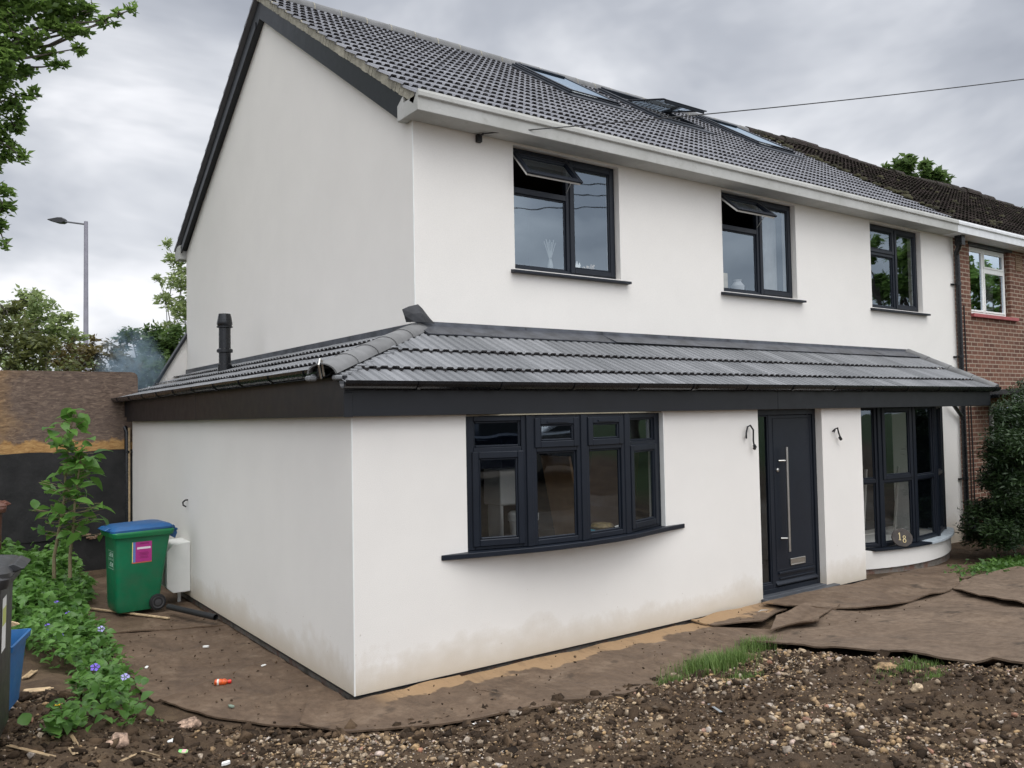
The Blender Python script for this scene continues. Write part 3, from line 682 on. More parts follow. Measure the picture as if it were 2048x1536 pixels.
dk = MB(); dk.M = T((5.77, y0 + .017, 1.545)) @ Matrix.Rotation(RD(90), 4, 'X'); dk.lathe([(.024, 0), (.024, .012), (.016, .018), (.010, .02)], n=14); dk.build('door_lock', M['steel'], door, smooth=True)
dk = MB(); dk.frame(5.97, 6.27, .345, .43, .014, y0 + .002, y0 + .0175); dk.box(5.984, 6.256, y0 + .007, y0 + .0175, .359, .416); dk.build('letter_box', M['steel'], door, bevel=.003)
ds = MB(); ds.box(5.24, 6.72, -.10, -.004, -.02, .046); ds.box(5.286, 6.567, -.004, y0 + .1, -.01, .0535); ds.build('door_sill', simple('door_sill', (.055, .06, .068), .5, var=.25), door, bevel=.006)

# --- roof windows
def on_roof(x, d, o): return Vector((x, EY + d * cp - o * sp_, EZ + d * sp_ + o * cp))
def roof_frame(x0, x1, d0, d1):
    return Matrix(((1, 0, 0, 0), (0, cp, -sp_, EY), (0, sp_, cp, EZ), (0, 0, 0, 1)))
def skylight(x0, x1, d0, d1, open_=0, lab=None):
    R_ = roof_frame(0, 0, 0, 0); s_ = MB(); s_.M = R_
    s_.box(x0, x0 + .06, d0, d1, .0, .095); s_.box(x1 - .06, x1, d0, d1, .0, .095); s_.box(x0 + .06, x1 - .06, d0, d0 + .07, .0, .085); s_.box(x0 + .06, x1 - .06, d1 - .16, d1, .0, .125)
    s_.box(x0 - .07, x0 - .001, d0 - .05, d1 + .03, .0, .062); s_.box(x1 + .001, x1 + .07, d0 - .05, d1 + .03, .0, .062); s_.box(x0 - .07, x1 + .07, d0 - .24, d0 - .051, .02, .062); s_.box(x0 + .001, x1 - .001, d0 - .05, d0 - .001, 0, .064)
    sk = s_.build('roof_window', M['anth'], house, bevel=.006, label=lab)
    dm_ = (d0 + d1) / 2; Q = R_
    if open_: Q = R_ @ T((0, dm_, .10)) @ Matrix.Rotation(open_, 4, 'X') @ T((0, -dm_, -.10))
    b_ = MB(); b_.M = Q; b_.box(x0 + .03, x0 + .09, d0 + .03, d1 - .05, .097, .118); b_.box(x1 - .09, x1 - .03, d0 + .03, d1 - .05, .097, .118); b_.box(x0 + .09, x1 - .09, d0 + .03, d0 + .09, .097, .115); b_.box(x0 + .09, x1 - .09, d1 - .22, d1 - .05, .0985, .135)
    if open_: b_.box(x0 + .09, x1 - .09, d0 + .03, d0 + .06, .05, .0965)
    b_.build('sash', M['anth'], sk, bevel=.005)
    b_ = MB(); b_.M = Q; b_.quad((x0 + .085, d0 + .085, .108), (x1 - .085, d0 + .085, .108), (x1 - .085, d1 - .215, .108), (x0 + .085, d1 - .215, .108)); b_.build('pane', M['glasssky'], sk)
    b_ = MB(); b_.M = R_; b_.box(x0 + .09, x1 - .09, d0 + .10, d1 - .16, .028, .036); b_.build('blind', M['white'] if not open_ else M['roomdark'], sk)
D0, D1 = 3.42, 5.3
skylight(5.70, 6.85, D0, D1, 0, 'closed roof window nearest the gable')
skylight(7.75, 8.95, D0, D1, RD(-17), 'open roof window with its sash swung out')
skylight(10.50, 11.70, D0, D1, 0, 'closed roof window nearest the brick house')

# wire and bracket
br = MB(); br.box(2.15, 2.21, MY - .05, MY - .002, 5.36, 5.44); br.tube([(2.18, MY - .02, 5.42), (2.18, MY - .12, 5.43)], .012, 6); br.build('cable_bracket', M['rubber'], house)
a = Vector((2.18, MY - .12, 5.43)); b_ = Vector((20.5, -6.2, 9.35)); pts = [a.lerp(b_, i / 40) - Vector((0, 0, .28 * 4 * (i / 40) * (1 - i / 40))) for i in range(41)]
wr = MB(); wr.tube(pts, .0065, 6); wr.build('telephone_wire', M['rubber'], label='thin black overhead wire running from the white house wall up to the right', cat='wire')
pl_ = MB(); pl_.tube([(20.6, -6.3, 0), (20.6, -6.3, 9.7)], .12, 10, r2=.09); pl_.tube([(19.9, -6.3, 9.3), (21.3, -6.3, 9.3)], .03, 6); pl_.build('telegraph_pole', M['bark'], label='dark wooden telegraph pole carrying the overhead wire', cat='pole')
for p0, p1, lb in (((20.6, -6.3, 9.3), (-16, -14.5, 8.6), 'lower dark sagging wire along the street, mirrored in the upstairs windows'), ((20.6, -6.3, 9.5), (-16, -15.1, 9.5), 'upper dark sagging wire along the street, mirrored in the upstairs windows'), ((20.6, -6.3, 9.2), (-10, -22, 9.9), 'dark wire swinging away across the street from the telegraph pole')):
    p0, p1 = Vector(p0), Vector(p1); m_ = MB(); m_.tube([p0.lerp(p1, i / 40) - Vector((0, 0, 1.1 * 4 * (i / 40) * (1 - i / 40))) for i in range(41)], .016, 5)
    m_.build('street_wire', M['rubber'], label=lb, cat='wire', group='wires along the street')

# ------------------------------------------------------------------ brick neighbour
nb_ = empty('brick_house', (12.81, MY, 0), 0, 'red brown brick terraced house with mossy dark roof joined to the white house', 'house')
XE = 40.0
w = MB(); wall_grid(w, MR + .0, XE, -.6, 5.47, [(13.43, 15.08, 4.07, 5.42), (13.95, 15.6, .0, 2.35), (19, 20.6, 4.07, 5.42), (24, 25.6, 4.07, 5.42)], PF(MY + .004), .25, ends=False)
w.build('wall', M['brick'], nb_, flip=False)
w = MB(); w.box(MR + .05, XE, MY + 1.2, MY + 1.3, 0, 5.5); w.box(XE, XE + .1, MY, BK, 0, 5.6); w.box(MR + .05, XE, MY + .26, BK, 2.5, 2.6); w.box(MR + .05, XE, MY + .26, BK, 5.5, 5.6); w.build('interior_wall', M['room'], nb_)
tm = MB(); wsl = slope
tile_field(tm, (12.83, EY + .01, EZ + .0), (1, 0, 0), Vm, Nm, 18, [i * gq for i in range(nC + 1)], seed=31, hroll=.045, lift=.045, wob=.012)
tm.quad((12.83, EY, EZ - .02), (XE, EY, EZ - .02), (XE, YR, EZ + slope * sp_ - .02), (12.83, YR, EZ + slope * sp_ - .02)); tm.quad((12.83, YR, EZ + slope * sp_), (XE, YR, EZ + slope * sp_), (XE, 10.6, 5.6), (12.83, 10.6, 5.6))
rf = tm.build('roof', [M['tileold'], M['tileold']], nb_, flip=False)
rr = random.Random(12); rd = MB()
for i in range(62):
    x0 = 12.6 + i * .44; dz = rr.uniform(-.03, .02) + .05 * sin(i * .35); R_ = .15 + rr.uniform(-.015, .02)
    rd.prism([(YR + (R_ + .01) * cos(a), EZ + slope * sp_ - .02 + dz + R_ * sin(a)) for a in np.linspace(-.2, pi + .2, 8)], x0, x0 + .45, 'x')
rd.build('ridge_tile', M['tileold'], rf, flip=False)
lm_ = MB()   # lumps of moss and broken mortar on the joint between the roofs
for i in range(150):
    d = rr.uniform(.1, slope - .1); x = 12.83 + rr.gauss(0, .06) if i < 70 else rr.uniform(12.9, 24); p_ = on_roof(x, d, .05 + rr.uniform(0, .02)); r_ = rr.uniform(.02, .06)
    lm_.box(p_.x - r_, p_.x + r_, p_.y - r_, p_.y + r_, p_.z - r_ * .5, p_.z + r_ * .5)
lm_.build('roof_moss', simple('moss', (.055, .05, .022), .95, var=.5, nscale=5, bump=1, bdist=.02, bscale=40), rf, bevel=.012, kind='stuff')
gb = MB(); gb.prism([(.99, 5.45), (1.304, 5.45), (1.304, 5.62), (1.05, 5.625), (.975, 5.675), (.965, 5.64), (.965, 5.595), (.99, 5.585)], 12.385, XE, 'x')
gb.build('box_gutter', M['whitedirty'], nb_, bevel=.006)
def white_window(a, b2, z0, z1, xm, zt, sill=True):
    Mx = T((0, MY + .09, 0)); fr = MB(); fr.M = Mx; fr.frame(a + .03, b2 - .03, z0, z1 - .03, .06, 0, .06); fr.box(xm - .03, xm + .03, 0, .06, z0 + .06, z1 - .09)
    if zt: fr.box(xm + .03, b2 - .09, 0, .06, zt - .03, zt + .03)
    wn = fr.build('window', M['white'], nb_, bevel=.005)
    def pn(x0, x1, za, zb, lift=0):
        s_ = MB(); s_.M = Mx; s_.frame(x0, x1, za, zb, .035, -.012, .03); s_.build('sash', M['white'], wn, bevel=.004)
        s_ = MB(); s_.M = Mx; pane(s_, x0 + .03, x1 - .03, za + .03, zb - .03, .01); s_.build('pane', M['glasssky'] if z0 > 3 else M['glass'], wn)
    pn(a + .09, xm - .03, z0 + .06, z1 - .09)
    if zt: pn(xm + .03, b2 - .09, z0 + .06, zt - .03); pn(xm + .03, b2 - .09, zt + .03, z1 - .09)
    else: pn(xm + .03, b2 - .09, z0 + .06, z1 - .09)
    s_ = MB(); s_.box(a + .0, b2 - .0, 0, 0, 0, 0) if False else None
    s_.box(a - .02, b2 + .2, MY - .06, MY + .08, z0 - .07, z0 - .002); s_.build('sill', M['sil_red'] if sill else M['white'], wn, bevel=.006)
white_window(13.43, 15.08, 4.07, 5.42, 14.13, 4.98)
white_window(19, 20.6, 4.07, 5.42, 19.7, 4.98); white_window(24, 25.6, 4.07, 5.42, 24.7, 4.98)
hdw = MB(); hdw.box(13.40, 15.2, MY - .01, MY + .085, 5.395, 5.449); hdw.build('window_head', M['fascia'], nb_)
vb = MB(); vb.frame(15.35, 15.62, 5.06, 5.36, .02, MY - .012, MY + .003)
for i in range(6): vb.box(15.37, 15.60, MY - .008, MY + .003, 5.09 + i * .042, 5.115 + i * .042)
vb.build('air_brick', simple('clay_vent', (.28, .19, .12), .9), nb_)
cn = MB(); cn.box(13.35, 17.5, .45, MY, 2.50, 2.60); cn.build('door_canopy', simple('dark_canopy', (.06, .06, .06), .9, var=.3), nb_, bevel=.008)
cn = MB(); cn.box(13.40, 17.5, .55, .60, 2.28, 2.499); cn.build('canopy_fascia', M['whitedirty'], nb_)
fr = MB(); fr.frame(14.35, 15.55, .05, 2.34, .07, MY + .12, MY + .18); fr.box(14.95, 15.0, MY + .12, MY + .18, .12, 2.27); dn = fr.build('front_door', M['white'], nb_, bevel=.005)
fr = MB(); pane(fr, 14.42, 14.95, .12, 2.27, MY + .15); pane(fr, 15.0, 15.48, .12, 2.27, MY + .15); fr.build('pane', M['glass'], dn)
for x, z1 in ((13.13, 4.2), (13.24, 2.42)):
    c_ = MB(); c_.tube([(x, MY - .012, -.1), (x + .01, MY - .012, 1.2), (x - .01, MY - .012, z1)], .011, 6); c_.build('wall_cable', M['rubber'], nb_)
ob = MB(); ob.box(12.98, 13.12, MY - .12, MY - .001, .02, .22); ob.build('outside_tap_box', simple('grey_box', (.3, .31, .33), .6), nb_, bevel=.01)

# ------------------------------------------------------------------ hoarding behind the bins
def mat_osb():
    t = MT('weathered_board'); v = t.coord(scale=(1, 1, 1.0))
    st_ = t.noise(t.coord(scale=(5, 5, 17), rot=(0, .12, 0)), 1.6, 7, .72, .9); st2 = t.noise(t.coord(scale=(9, 9, 22), rot=(0, -.5, 0)), 2.2, 5, .7, 1.2)
    c = t.ramp(st_, (.34, (.050, .034, .026)), (.45, (.12, .082, .062)), (.56, (.19, .135, .10)), (.66, (.34, .25, .18)))
    c = t.mix(t.ramp(st2, (.60, (0, 0, 0)), (.70, (.7, .7, .7))), c, (.055, .038, .030))
    c = t.mix(t.ramp(t.noise(v, .8, 5, .6), (.40, (.45, .45, .45)), (.62, (0, 0, 0))), c, (.135, .105, .088))
    s = (st_, st2)
    z = t.sep(t.n('ShaderNodeNewGeometry').outputs['Position']); 
    # fresh golden strip along the foot of the board and at its left side
    lim = t.math('MULTIPLY_ADD', t.noise(v, 3.5, 4), .5, -.07); f = t.ramp(t.math('SUBTRACT', t.math('ADD', lim, 1.84), z[2]), (.0, (0, 0, 0)), (.05, (1, 1, 1)))
    gold = t.ramp(s[0], (.35, (.27, .14, .05)), (.65, (.52, .32, .13)))
    c = t.mix(f, c, gold)
    fl_ = t.ramp(t.math('MULTIPLY_ADD', t.noise(v, 1.3, 6, .7), 1.4, t.math('MULTIPLY_ADD', z[0], -.9, -2.0)), (.1, (0, 0, 0)), (.6, (.8, .8, .8))); c = t.mix(fl_, c, t.ramp(st_, (.35, (.16, .09, .04)), (.65, (.46, .29, .13))))
    f2 = t.ramp(t.math('MULTIPLY_ADD', t.noise(v, 2.1, 4), 2.2, t.math('MULTIPLY', z[0], -1.4)), (.0, (0, 0, 0)), (1, (0, 0, 0)))
    return t.bsdf(c, .85, 0, t.bump(s[0], .45, .004), .25)
def mat_felt():
    t = MT('black_felt'); v = t.coord(); c = t.ramp(t.noise(v, 2.5, 6, .65), (.35, (.010, .010, .010)), (.7, (.028, .027, .027)))
    sp = t.ramp(t.noise(v, 40, 3, .6), (.74, (0, 0, 0)), (.8, (.6, .6, .6))); c = t.mix(sp, c, (.12, .11, .10))
    return t.bsdf(c, .75, 0, t.bump(t.noise(v, 6, 5, .6), .5, .02), .35)
FY0 = 8.56
hz_ = empty('board_fence', (-3, FY0, .3), 0, 'tall fence of weathered chipboard above black felt, behind the green bin', 'fence')
b_ = MB(); cr_ = [(.10, 1.83), (.10, 3.02), (.085, 3.08), (.05, 3.11), (.0, 3.125), (-3, 3.125), (-6.5, 3.13), (-6.5, 1.83)]
b_.M = T((0, FY0, 0)) @ Matrix.Identity(4); b_.prism([(x, z) for x, z in cr_], 0, .018, 'y') ; b_.build('chipboard', mat_osb(), hz_)
b_ = MB(); nx_ = 50; rr = random.Random(4)
top = [(-6.5 + i * 6.6 / nx_, 1.84 + .012 * sin(i * .7) - .03 * (1 - i / nx_)) for i in range(nx_ + 1)]
for z0f, z1f, yy in ((None, .5, -.034), (.50, -.2, -.022)):
    vs = []; 
    for i, (x, zt_) in enumerate(top):
        zt2 = zt_ if z0f is None else (.50 + .02 * (x / 6) + .012 * sin(i * 1.3))
        zb2 = (.46 + .02 * (x / 6)) if z0f is None else -.2
        for k_ in range(5):
            f = k_ / 4; vs.append((x, FY0 + yy - .006 * sin(i * .9 + k_), zt2 + (zb2 - zt2) * f))
    b_.add(vs, [(i * 5 + k_, (i + 1) * 5 + k_, (i + 1) * 5 + k_ + 1, i * 5 + k_ + 1) for i in range(nx_) for k_ in range(4)])
b_.build('felt', mat_felt(), hz_, smooth=True)
b_ = MB(); b_.box(-.06, -.03, FY0 - .05, FY0 - .035, .1, 2.2); b_.build('batten', M['wood'], hz_)
b_ = MB(); rr = random.Random(9)
for i in range(26): x = -.85 + i * .02; z_ = .46 + .04 * sin(i * .4) + rr.uniform(-.02, .02); b_.box(x, x + rr.uniform(.04, .12), FY0 - .075 - .003 * (i % 5), FY0 - .055, z_, z_ + rr.uniform(.012, .035))
b_.build('torn_strip', simple('torn_board', (.26, .17, .11), .9, var=.4, nscale=30), hz_, bevel=.006)
for x in (-1.35, -3.7, -6.0):
    b_ = MB(); b_.box(x, x + .09, FY0 + .02, FY0 + .11, -.1, 3.0); b_.build('post', M['wood'], hz_)

# ------------------------------------------------------------------ matting sheets on the ground
def mat_sheet():
    t = MT('brown_matting'); v = t.coord(); pos = t.sep(t.n('ShaderNodeNewGeometry').outputs['Position']); a = t.n('ShaderNodeAttribute', attribute_name='tint')
    c = t.ramp(t.noise(v, 2.1, 8, .72), (.3, (.060, .036, .022)), (.5, (.125, .082, .052)), (.72, (.20, .142, .096)))
    c = t.mix(a.outputs['Fac'], c, t.mix(.7, c, (.23, .175, .125))); c = t.mix(t.ramp(t.noise(v, 13, 6, .75), (.38, (.5, .5, .5)), (.60, (0, 0, 0))), c, (.058, .036, .022)); c = t.mix(t.ramp(t.noise(v, 4.1, 6, .7), (.58, (0, 0, 0)), (.74, (.45, .45, .45))), c, (.25, .19, .135))
    c = t.mix(t.ramp(t.noise(v, 2.6, 5, .6), (.60, (0, 0, 0)), (.70, (.75, .75, .75))), c, (.022, .017, .012))     # damp mud patches
    c = t.mix(t.ramp(t.noise(v, 60, 3, .6), (.66, (0, 0, 0)), (.74, (.6, .6, .6))), c, (.035, .025, .017))
    # dry tan strip under the drip line of the front wall
    wl = t.math('MULTIPLY_ADD', t.noise(v, 1.9, 4, .6), -.75, .12); dry = t.ramp(t.math('SUBTRACT', pos[1], wl), (.0, (0, 0, 0)), (.03, (1, 1, 1)))
    xr = t.ramp(t.math('MULTIPLY', pos[0], .1), (.01, (0, 0, 0)), (.03, (1, 1, 1)), (.5, (1, 1, 1)), (.53, (0, 0, 0)))
    c = t.mix(t.math('MULTIPLY', t.math('MULTIPLY', dry, xr), .85), c, (.33, .215, .115))
    wv = t.n('ShaderNodeTexWave', wave_profile='SIN'); wv.inputs['Scale'].default_value = 1.1; wv.inputs['Distortion'].default_value = 9; wv.inputs['Detail'].default_value = 3; t.l(v, wv.inputs['Vector'])
    fb = t.noise(t.coord(scale=(1, 1, 1)), 420, 2); bm = t.bump(fb, .45, .003); bm = t.bump(t.ramp(wv.outputs['Fac'], (.82, (0, 0, 0)), (1, (1, 1, 1))), .5, .012, bm)
    sm_ = t.ramp(t.noise(t.coord(scale=(1, .35, 1), rot=(0, 0, .6)), 3.1, 7, .7), (.52, (0, 0, 0)), (.66, (.55, .55, .55))); c = t.mix(sm_, c, (.075, .05, .032)); bm = t.bump(t.noise(v, 9, 5, .6), .5, .02, bm)
    r = t.ramp(t.noise(v, 1.6, 4), (.35, (.55, .55, .55)), (.6, (.9, .9, .9)))
    return t.bsdf(c, r, 0, bm, .3)
MSH = mat_sheet()
def poly_dist(x, y, P):
    best = 9; bi = 0
    for i in range(len(P)):
        ax_, ay_ = P[i]; bx, by = P[(i + 1) % len(P)]; dx, dy = bx - ax_, by - ay_
        t_ = max(0, min(1, ((x - ax_) * dx + (y - ay_) * dy) / (dx * dx + dy * dy + 1e-12))); d = sqrt((x - ax_ - t_ * dx) ** 2 + (y - ay_ - t_ * dy) ** 2)
        if d < best: best = d; bi = i
    return best, bi
def sheet(P, off, label, curl=.02, tint=.3, seed=0, th=.014, cell=.07, wav=.012, curls={}, wallup=0.0):
    rr = random.Random(seed); Q = []
    for i in range(len(P)):           # slightly ragged outline
        a_, b_ = Vector((*P[i], 0)), Vector((*P[(i + 1) % len(P)], 0)); n = max(1, int((b_ - a_).length / .13)); nrm_ = Vector((-(b_ - a_).y, (b_ - a_).x, 0)).normalized()
        for k_ in range(n):
            p_ = a_.lerp(b_, k_ / n) + (nrm_ * (.035 * noise.noise(Vector((k_ * .45 + i * 7.1, seed, 0)))) if k_ else Vector((0, 0, 0))); Q.append((p_.x, p_.y))
    bm_ = bmesh.new(); bm_.faces.new([bm_.verts.new((x, y, 0)) for x, y in Q])
    xs_ = [q[0] for q in Q]; ys_ = [q[1] for q in Q]
    for k_ in np.arange(min(xs_) + cell, max(xs_), cell): bmesh.ops.bisect_plane(bm_, geom=bm_.verts[:] + bm_.edges[:] + bm_.faces[:], plane_co=(k_, 0, 0), plane_no=(1, 0, 0))
    for k_ in np.arange(min(ys_) + cell, max(ys_), cell): bmesh.ops.bisect_plane(bm_, geom=bm_.verts[:] + bm_.edges[:] + bm_.faces[:], plane_co=(0, k_, 0), plane_no=(0, 1, 0))
    bmesh.ops.triangulate(bm_, faces=bm_.faces[:])
    cnt = Vector((sum(xs_) / len(xs_), sum(ys_) / len(ys_), 0))
    for v_ in bm_.verts:
        x, y = v_.co.x, v_.co.y; d, bi = poly_dist(x, y, P); c_ = curls.get(bi, curl)
        z = h0(x, y) + .05 * hsoil(x, y) + off - .012 + wav * (fbm(x + seed, y, 1.7, 2)) + .004 * fbm(x, y, 6, 2)
        z += c_ * exp(-d / .10) * (.6 + .6 * noise.noise(Vector((x * 2.3, y * 2.3, seed))))
        if wallup: z += wallup * exp(-max(0, -y) / .16) * (x > -.1) 
        v_.co.z = z
    me = bpy.data.meshes.new('ground_sheet'); r_ = bmesh.ops.extrude_face_region(bm_, geom=bm_.faces[:])
    for v_ in [g_ for g_ in r_['geom'] if isinstance(g_, bmesh.types.BMVert)]: v_.co.z += th
    bmesh.ops.recalc_face_normals(bm_, faces=bm_.faces[:])
    for v_ in bm_.verts: v_.co -= cnt
    bm_.to_mesh(me); bm_.free(); me.materials.append(MSH)
    ta = me.attributes.new('tint', 'FLOAT', 'FACE'); ta.data.foreach_set('value', [tint] * len(me.polygons))
    me.polygons.foreach_set('use_smooth', [True] * len(me.polygons)); me.set_sharp_from_angle(angle=RD(50))
    o = bpy.data.objects.new('ground_sheet', me); COL.objects.link(o); o.location = cnt
    return tag(o, label, 'ground sheet', 'brown matting sheets laid round the house')
sheet([(-.02, 7.6), (-1.2, 7.6), (-1.32, 4.6), (-1.25, 3.9), (-.6, 3.55), (-.02, 3.35)], .006, 'brown sheet under the green wheelie bin', .01, .1, 1, curls={3: .05, 4: .05})
sheet([(-.02, 3.62), (-.7, 3.75), (-1.28, 3.95), (-1.36, 3.3), (-1.33, 2.7), (-1.42, 2.45), (-1.30, 1.9), (-1.35, 1.55), (-1.30, 1.15), (-.02, 1.6)], .016, 'brown sheet along the side wall, in front of the bin', .015, .15, 2, curls={3: .07, 4: .06, 8: .0})
sheet([(-.02, 1.7), (-.7, 1.42), (-1.26, 1.12), (-1.05, .5), (-.7, -.1), (-.2, -.55), (-.02, -.62), (-.02, -.1)], .028, 'brown sheet holding the orange bottle, beside the house corner', .01, .15, 3)
sheet([(-.30, .25), (-.55, -.2), (-.35, -.62), (.4, -.98), (1.3, -1.25), (1.05, -.78), (.95, -.35), (.98, -.03), (.30, -.03), (0, -.05)], .05, 'brown sheet bent round the foot of the house corner', .02, .2, 4, curls={5: .05, 6: .05}, wallup=.012)
sheet([(.93, -.03), (.90, -.45), (1.1, -.9), (1.7, -1.42), (2.6, -1.45), (3.5, -1.3), (4.3, -1.3), (4.5, -.75), (4.1, -.33), (4.02, -.03)], .04, 'long brown sheet under the bow window', .012, .3, 5, curls={0: .03, 1: .04}, wallup=.012)
sheet([(4.0, -.03), (4.05, -.30), (4.55, -.55), (4.95, -.42), (5.25, -.36), (5.2, -.03)], .065, 'small scrap of brown sheet by the left side of the door step', .04, .35, 6, wallup=.012)
sheet([(5.1, -.12), (6.75, -.10), (7.35, -.25), (8.6, -.62), (7.9, -1.05), (7.15, -1.28), (5.95, -1.22), (5.45, -.85)], .118, 'brown sheet lying straight in front of the door step', .02, .35, 7, curls={6: .05, 5: .05, 4: .05, 7: .03})
sheet([(7.0, -.10), (8.2, .05), (9.6, .0), (10.3, -.45), (9.6, -.75), (8.4, -.72), (7.25, -.38)], .05, 'darker brown sheet in front of the curved bay window', .03, .2, 8)
sheet([(3.66, -1.05), (4.5, -.95), (4.75, -.75), (5.35, -.72), (5.95, -1.05), (7.2, -1.2), (8.4, -.95), (9.8, -.95), (11.5, -1.6), (12, -4), (9, -6), (3.75, -5.6), (3.70, -3.6), (3.76, -2.9), (3.80, -2.3), (3.80, -1.6)], .10, 'largest brown sheet, spread over the drive at the right', .03, .6, 9, th=.016, cell=.11, wav=.03, curls={5: .07, 6: .06, 12: .04, 13: .05, 14: .03, 15: .03})
sheet([(4.1, -1.0), (4.7, -.62), (5.4, -.52), (5.7, -.75), (5.0, -.95), (4.7, -1.15)], .115, 'narrow folded sheet between the bow window and the drive', .06, .45, 10)

sheet([(7.25, -1.25), (6.8, -1.75), (6.45, -2.4), (6.5, -3.4), (11, -3.4), (11, -1.3), (8.8, -.95), (7.9, -1.02)], .125, 'pale brown sheet lapped over the largest one by the yew hedge', .015, .75, 11, cell=.11, wav=.02, curls={0: .06, 1: .05, 2: .03})

# ------------------------------------------------------------------ stones and soil
def ico(sub):
    b = bmesh.new(); bmesh.ops.create_icosphere(b, subdivisions=sub, radius=1); V = np.array([v.co[:] for v in b.verts]); F = np.array([[v.index for v in f.verts] for f in b.faces]); b.free(); return V, F
def mesh_np(name, V, F, tint, mats, mi=None, smooth=False):
    me = bpy.data.meshes.new(name); n = F.shape[1]
    me.vertices.add(len(V)); me.vertices.foreach_set('co', V.astype(np.float32).ravel()); me.loops.add(F.size); me.polygons.add(len(F))
    me.loops.foreach_set('vertex_index', F.astype(np.int32).ravel()); me.polygons.foreach_set('loop_start', np.arange(0, F.size, n, dtype=np.int32))
    try: me.polygons.foreach_set('loop_total', np.full(len(F), n, dtype=np.int32))
    except Exception: pass
    for m_ in mats: me.materials.append(m_)
    if mi is not None: me.polygons.foreach_set('material_index', mi.astype(np.int32))
    a = me.attributes.new('tint', 'FLOAT', 'FACE'); a.data.foreach_set('value', tint.astype(np.float32))
    if smooth: me.polygons.foreach_set('use_smooth', [True] * len(F))
    me.update(calc_edges=True); me.validate(); return me
def scatter_rocks(name, pts, sizes, tints, mats, mi, label, cat, flat=.6, sub=1, jit=.28):
    V0, F0 = ico(sub); nv = len(V0); A = []; Fs = []; n = len(pts)
    for i in range(n):
        r_ = V0 * (1 + jit * rng.standard_normal((nv, 1)) * .8); sc = np.array([1, rng.uniform(.55, 1), rng.uniform(.4, .85) * flat / .6]) * sizes[i]
        a, b_ = rng.uniform(0, 2 * pi), rng.uniform(-.5, .5); ca, sa = cos(a), sin(a); cb, sb = cos(b_), sin(b_)
        r_ = r_ * sc; r_ = np.stack([r_[:, 0] * cb + r_[:, 2] * sb, r_[:, 1], -r_[:, 0] * sb + r_[:, 2] * cb], 1); r_ = np.stack([r_[:, 0] * ca - r_[:, 1] * sa, r_[:, 0] * sa + r_[:, 1] * ca, r_[:, 2]], 1)
        A.append(r_ + np.array(pts[i])); Fs.append(F0 + i * nv)
    nf = len(F0); me = mesh_np(name, np.concatenate(A), np.concatenate(Fs), np.repeat(tints, nf), mats, np.repeat(mi, nf), smooth=sub > 1)
    o = bpy.data.objects.new(name, me); COL.objects.link(o); return tag(o, label, cat, None, 'stuff')
def mat_stone():
    t = MT('flint_gravel'); a = t.n('ShaderNodeAttribute', attribute_name='tint'); v = t.coord()
    c = t.ramp(a.outputs['Fac'], (0, (.12, .095, .07)), (.25, (.28, .19, .105)), (.45, (.52, .34, .165)), (.6, (.30, .25, .20)), (.78, (.58, .43, .26)), (.92, (.52, .46, .40)), (.96, (.36, .16, .09)), (1, (.75, .70, .62)))
    c = t.mix(t.ramp(t.noise(v, 30, 5, .7), (.42, (.62, .62, .62)), (.62, (0, 0, 0))), c, (.055, .04, .027))
    return t.bsdf(c, .8, 0, t.bump(t.noise(v, 120, 3), .5, .004), .35)
def mat_clod():
    t = MT('soil_clod'); a = t.n('ShaderNodeAttribute', attribute_name='tint'); v = t.coord()
    c = t.ramp(a.outputs['Fac'], (0, (.024, .016, .010)), (.6, (.07, .046, .028)), (1, (.15, .10, .06)))
    return t.bsdf(c, .95, 0, t.bump(t.noise(v, 90, 5, .8), 1, .012), .2)
MST, MCL = mat_stone(), mat_clod()
def in_view(p, mar=40):
    d = np.array(p) - CAM; z = d @ c_f
    if z < .3: return False
    x = 1024 + FPX * (d @ c_r) / z; y = 768 - FPX * (d @ c_u) / z
    return -mar < x < 2048 + mar and y < 1536 + mar
pts, sz, tn = [], [], []
rr = random.Random(21)
while len(pts) < 17000:
    x, y = rr.uniform(-3.2, 5.4), rr.uniform(-5.5, 1.2); b_ = bnd(x)
    if y > b_ + .02 or not in_view((x, y, h0(x, y) + .1)): continue
    edge = exp(-(b_ - y) / .35); den = .10 + .75 * sst(-.2, .35, noise.noise(Vector((x * .9, y * .9, 8)))) + .35 * edge
    if x < -1.2: den *= .35
    if rr.random() > den: continue
    s = min(.034, .0040 * math.exp(rr.gauss(.18, .72))) * (1 + .25 * edge); z = h(x, y)
    if s < .0035: continue
    pts.append((x, y, z + s * .25)); sz.append(s); tn.append(rr.random())
scatter_rocks('gravel', pts, sz, np.array(tn), [MST], np.zeros(len(pts)), 'loose flint pebbles and gravel over the dark soil', 'gravel')
pts, sz, tn = [], [], []
while len(pts) < 13000:
    x, y = rr.uniform(-3.2, 5.4), rr.uniform(-5.5, 1.4); b_ = bnd(x)
    b_ += .10 * noise.noise(Vector((x * 3.1, 4, 0)))
    if y > b_ + .05 or not in_view((x, y, h0(x, y) + .1)): continue
    edge = exp(-(b_ - y) / .22)
    if rr.random() > (.35 + .65 * sst(-.3, .3, noise.noise(Vector((x * 1.2, y * 1.2, 33))))) + .5 * edge: continue
    s = min(.055, .009 * math.exp(rr.gauss(0, .6))) * (1 + .6 * edge)
    pts.append((x, y, h(x, y) + s * .1 + (.03 if y > bnd(x) - .2 else 0))); sz.append(s); tn.append(rr.random())
for i in range(190):
    x = rr.uniform(-1.9, 4.6); y = bnd(x) - abs(rr.gauss(0, .5)) - .02; s = rr.uniform(.03, .07); pts.append((x, y, h(x, y))); sz.append(s); tn.append(rr.uniform(.2, .9))
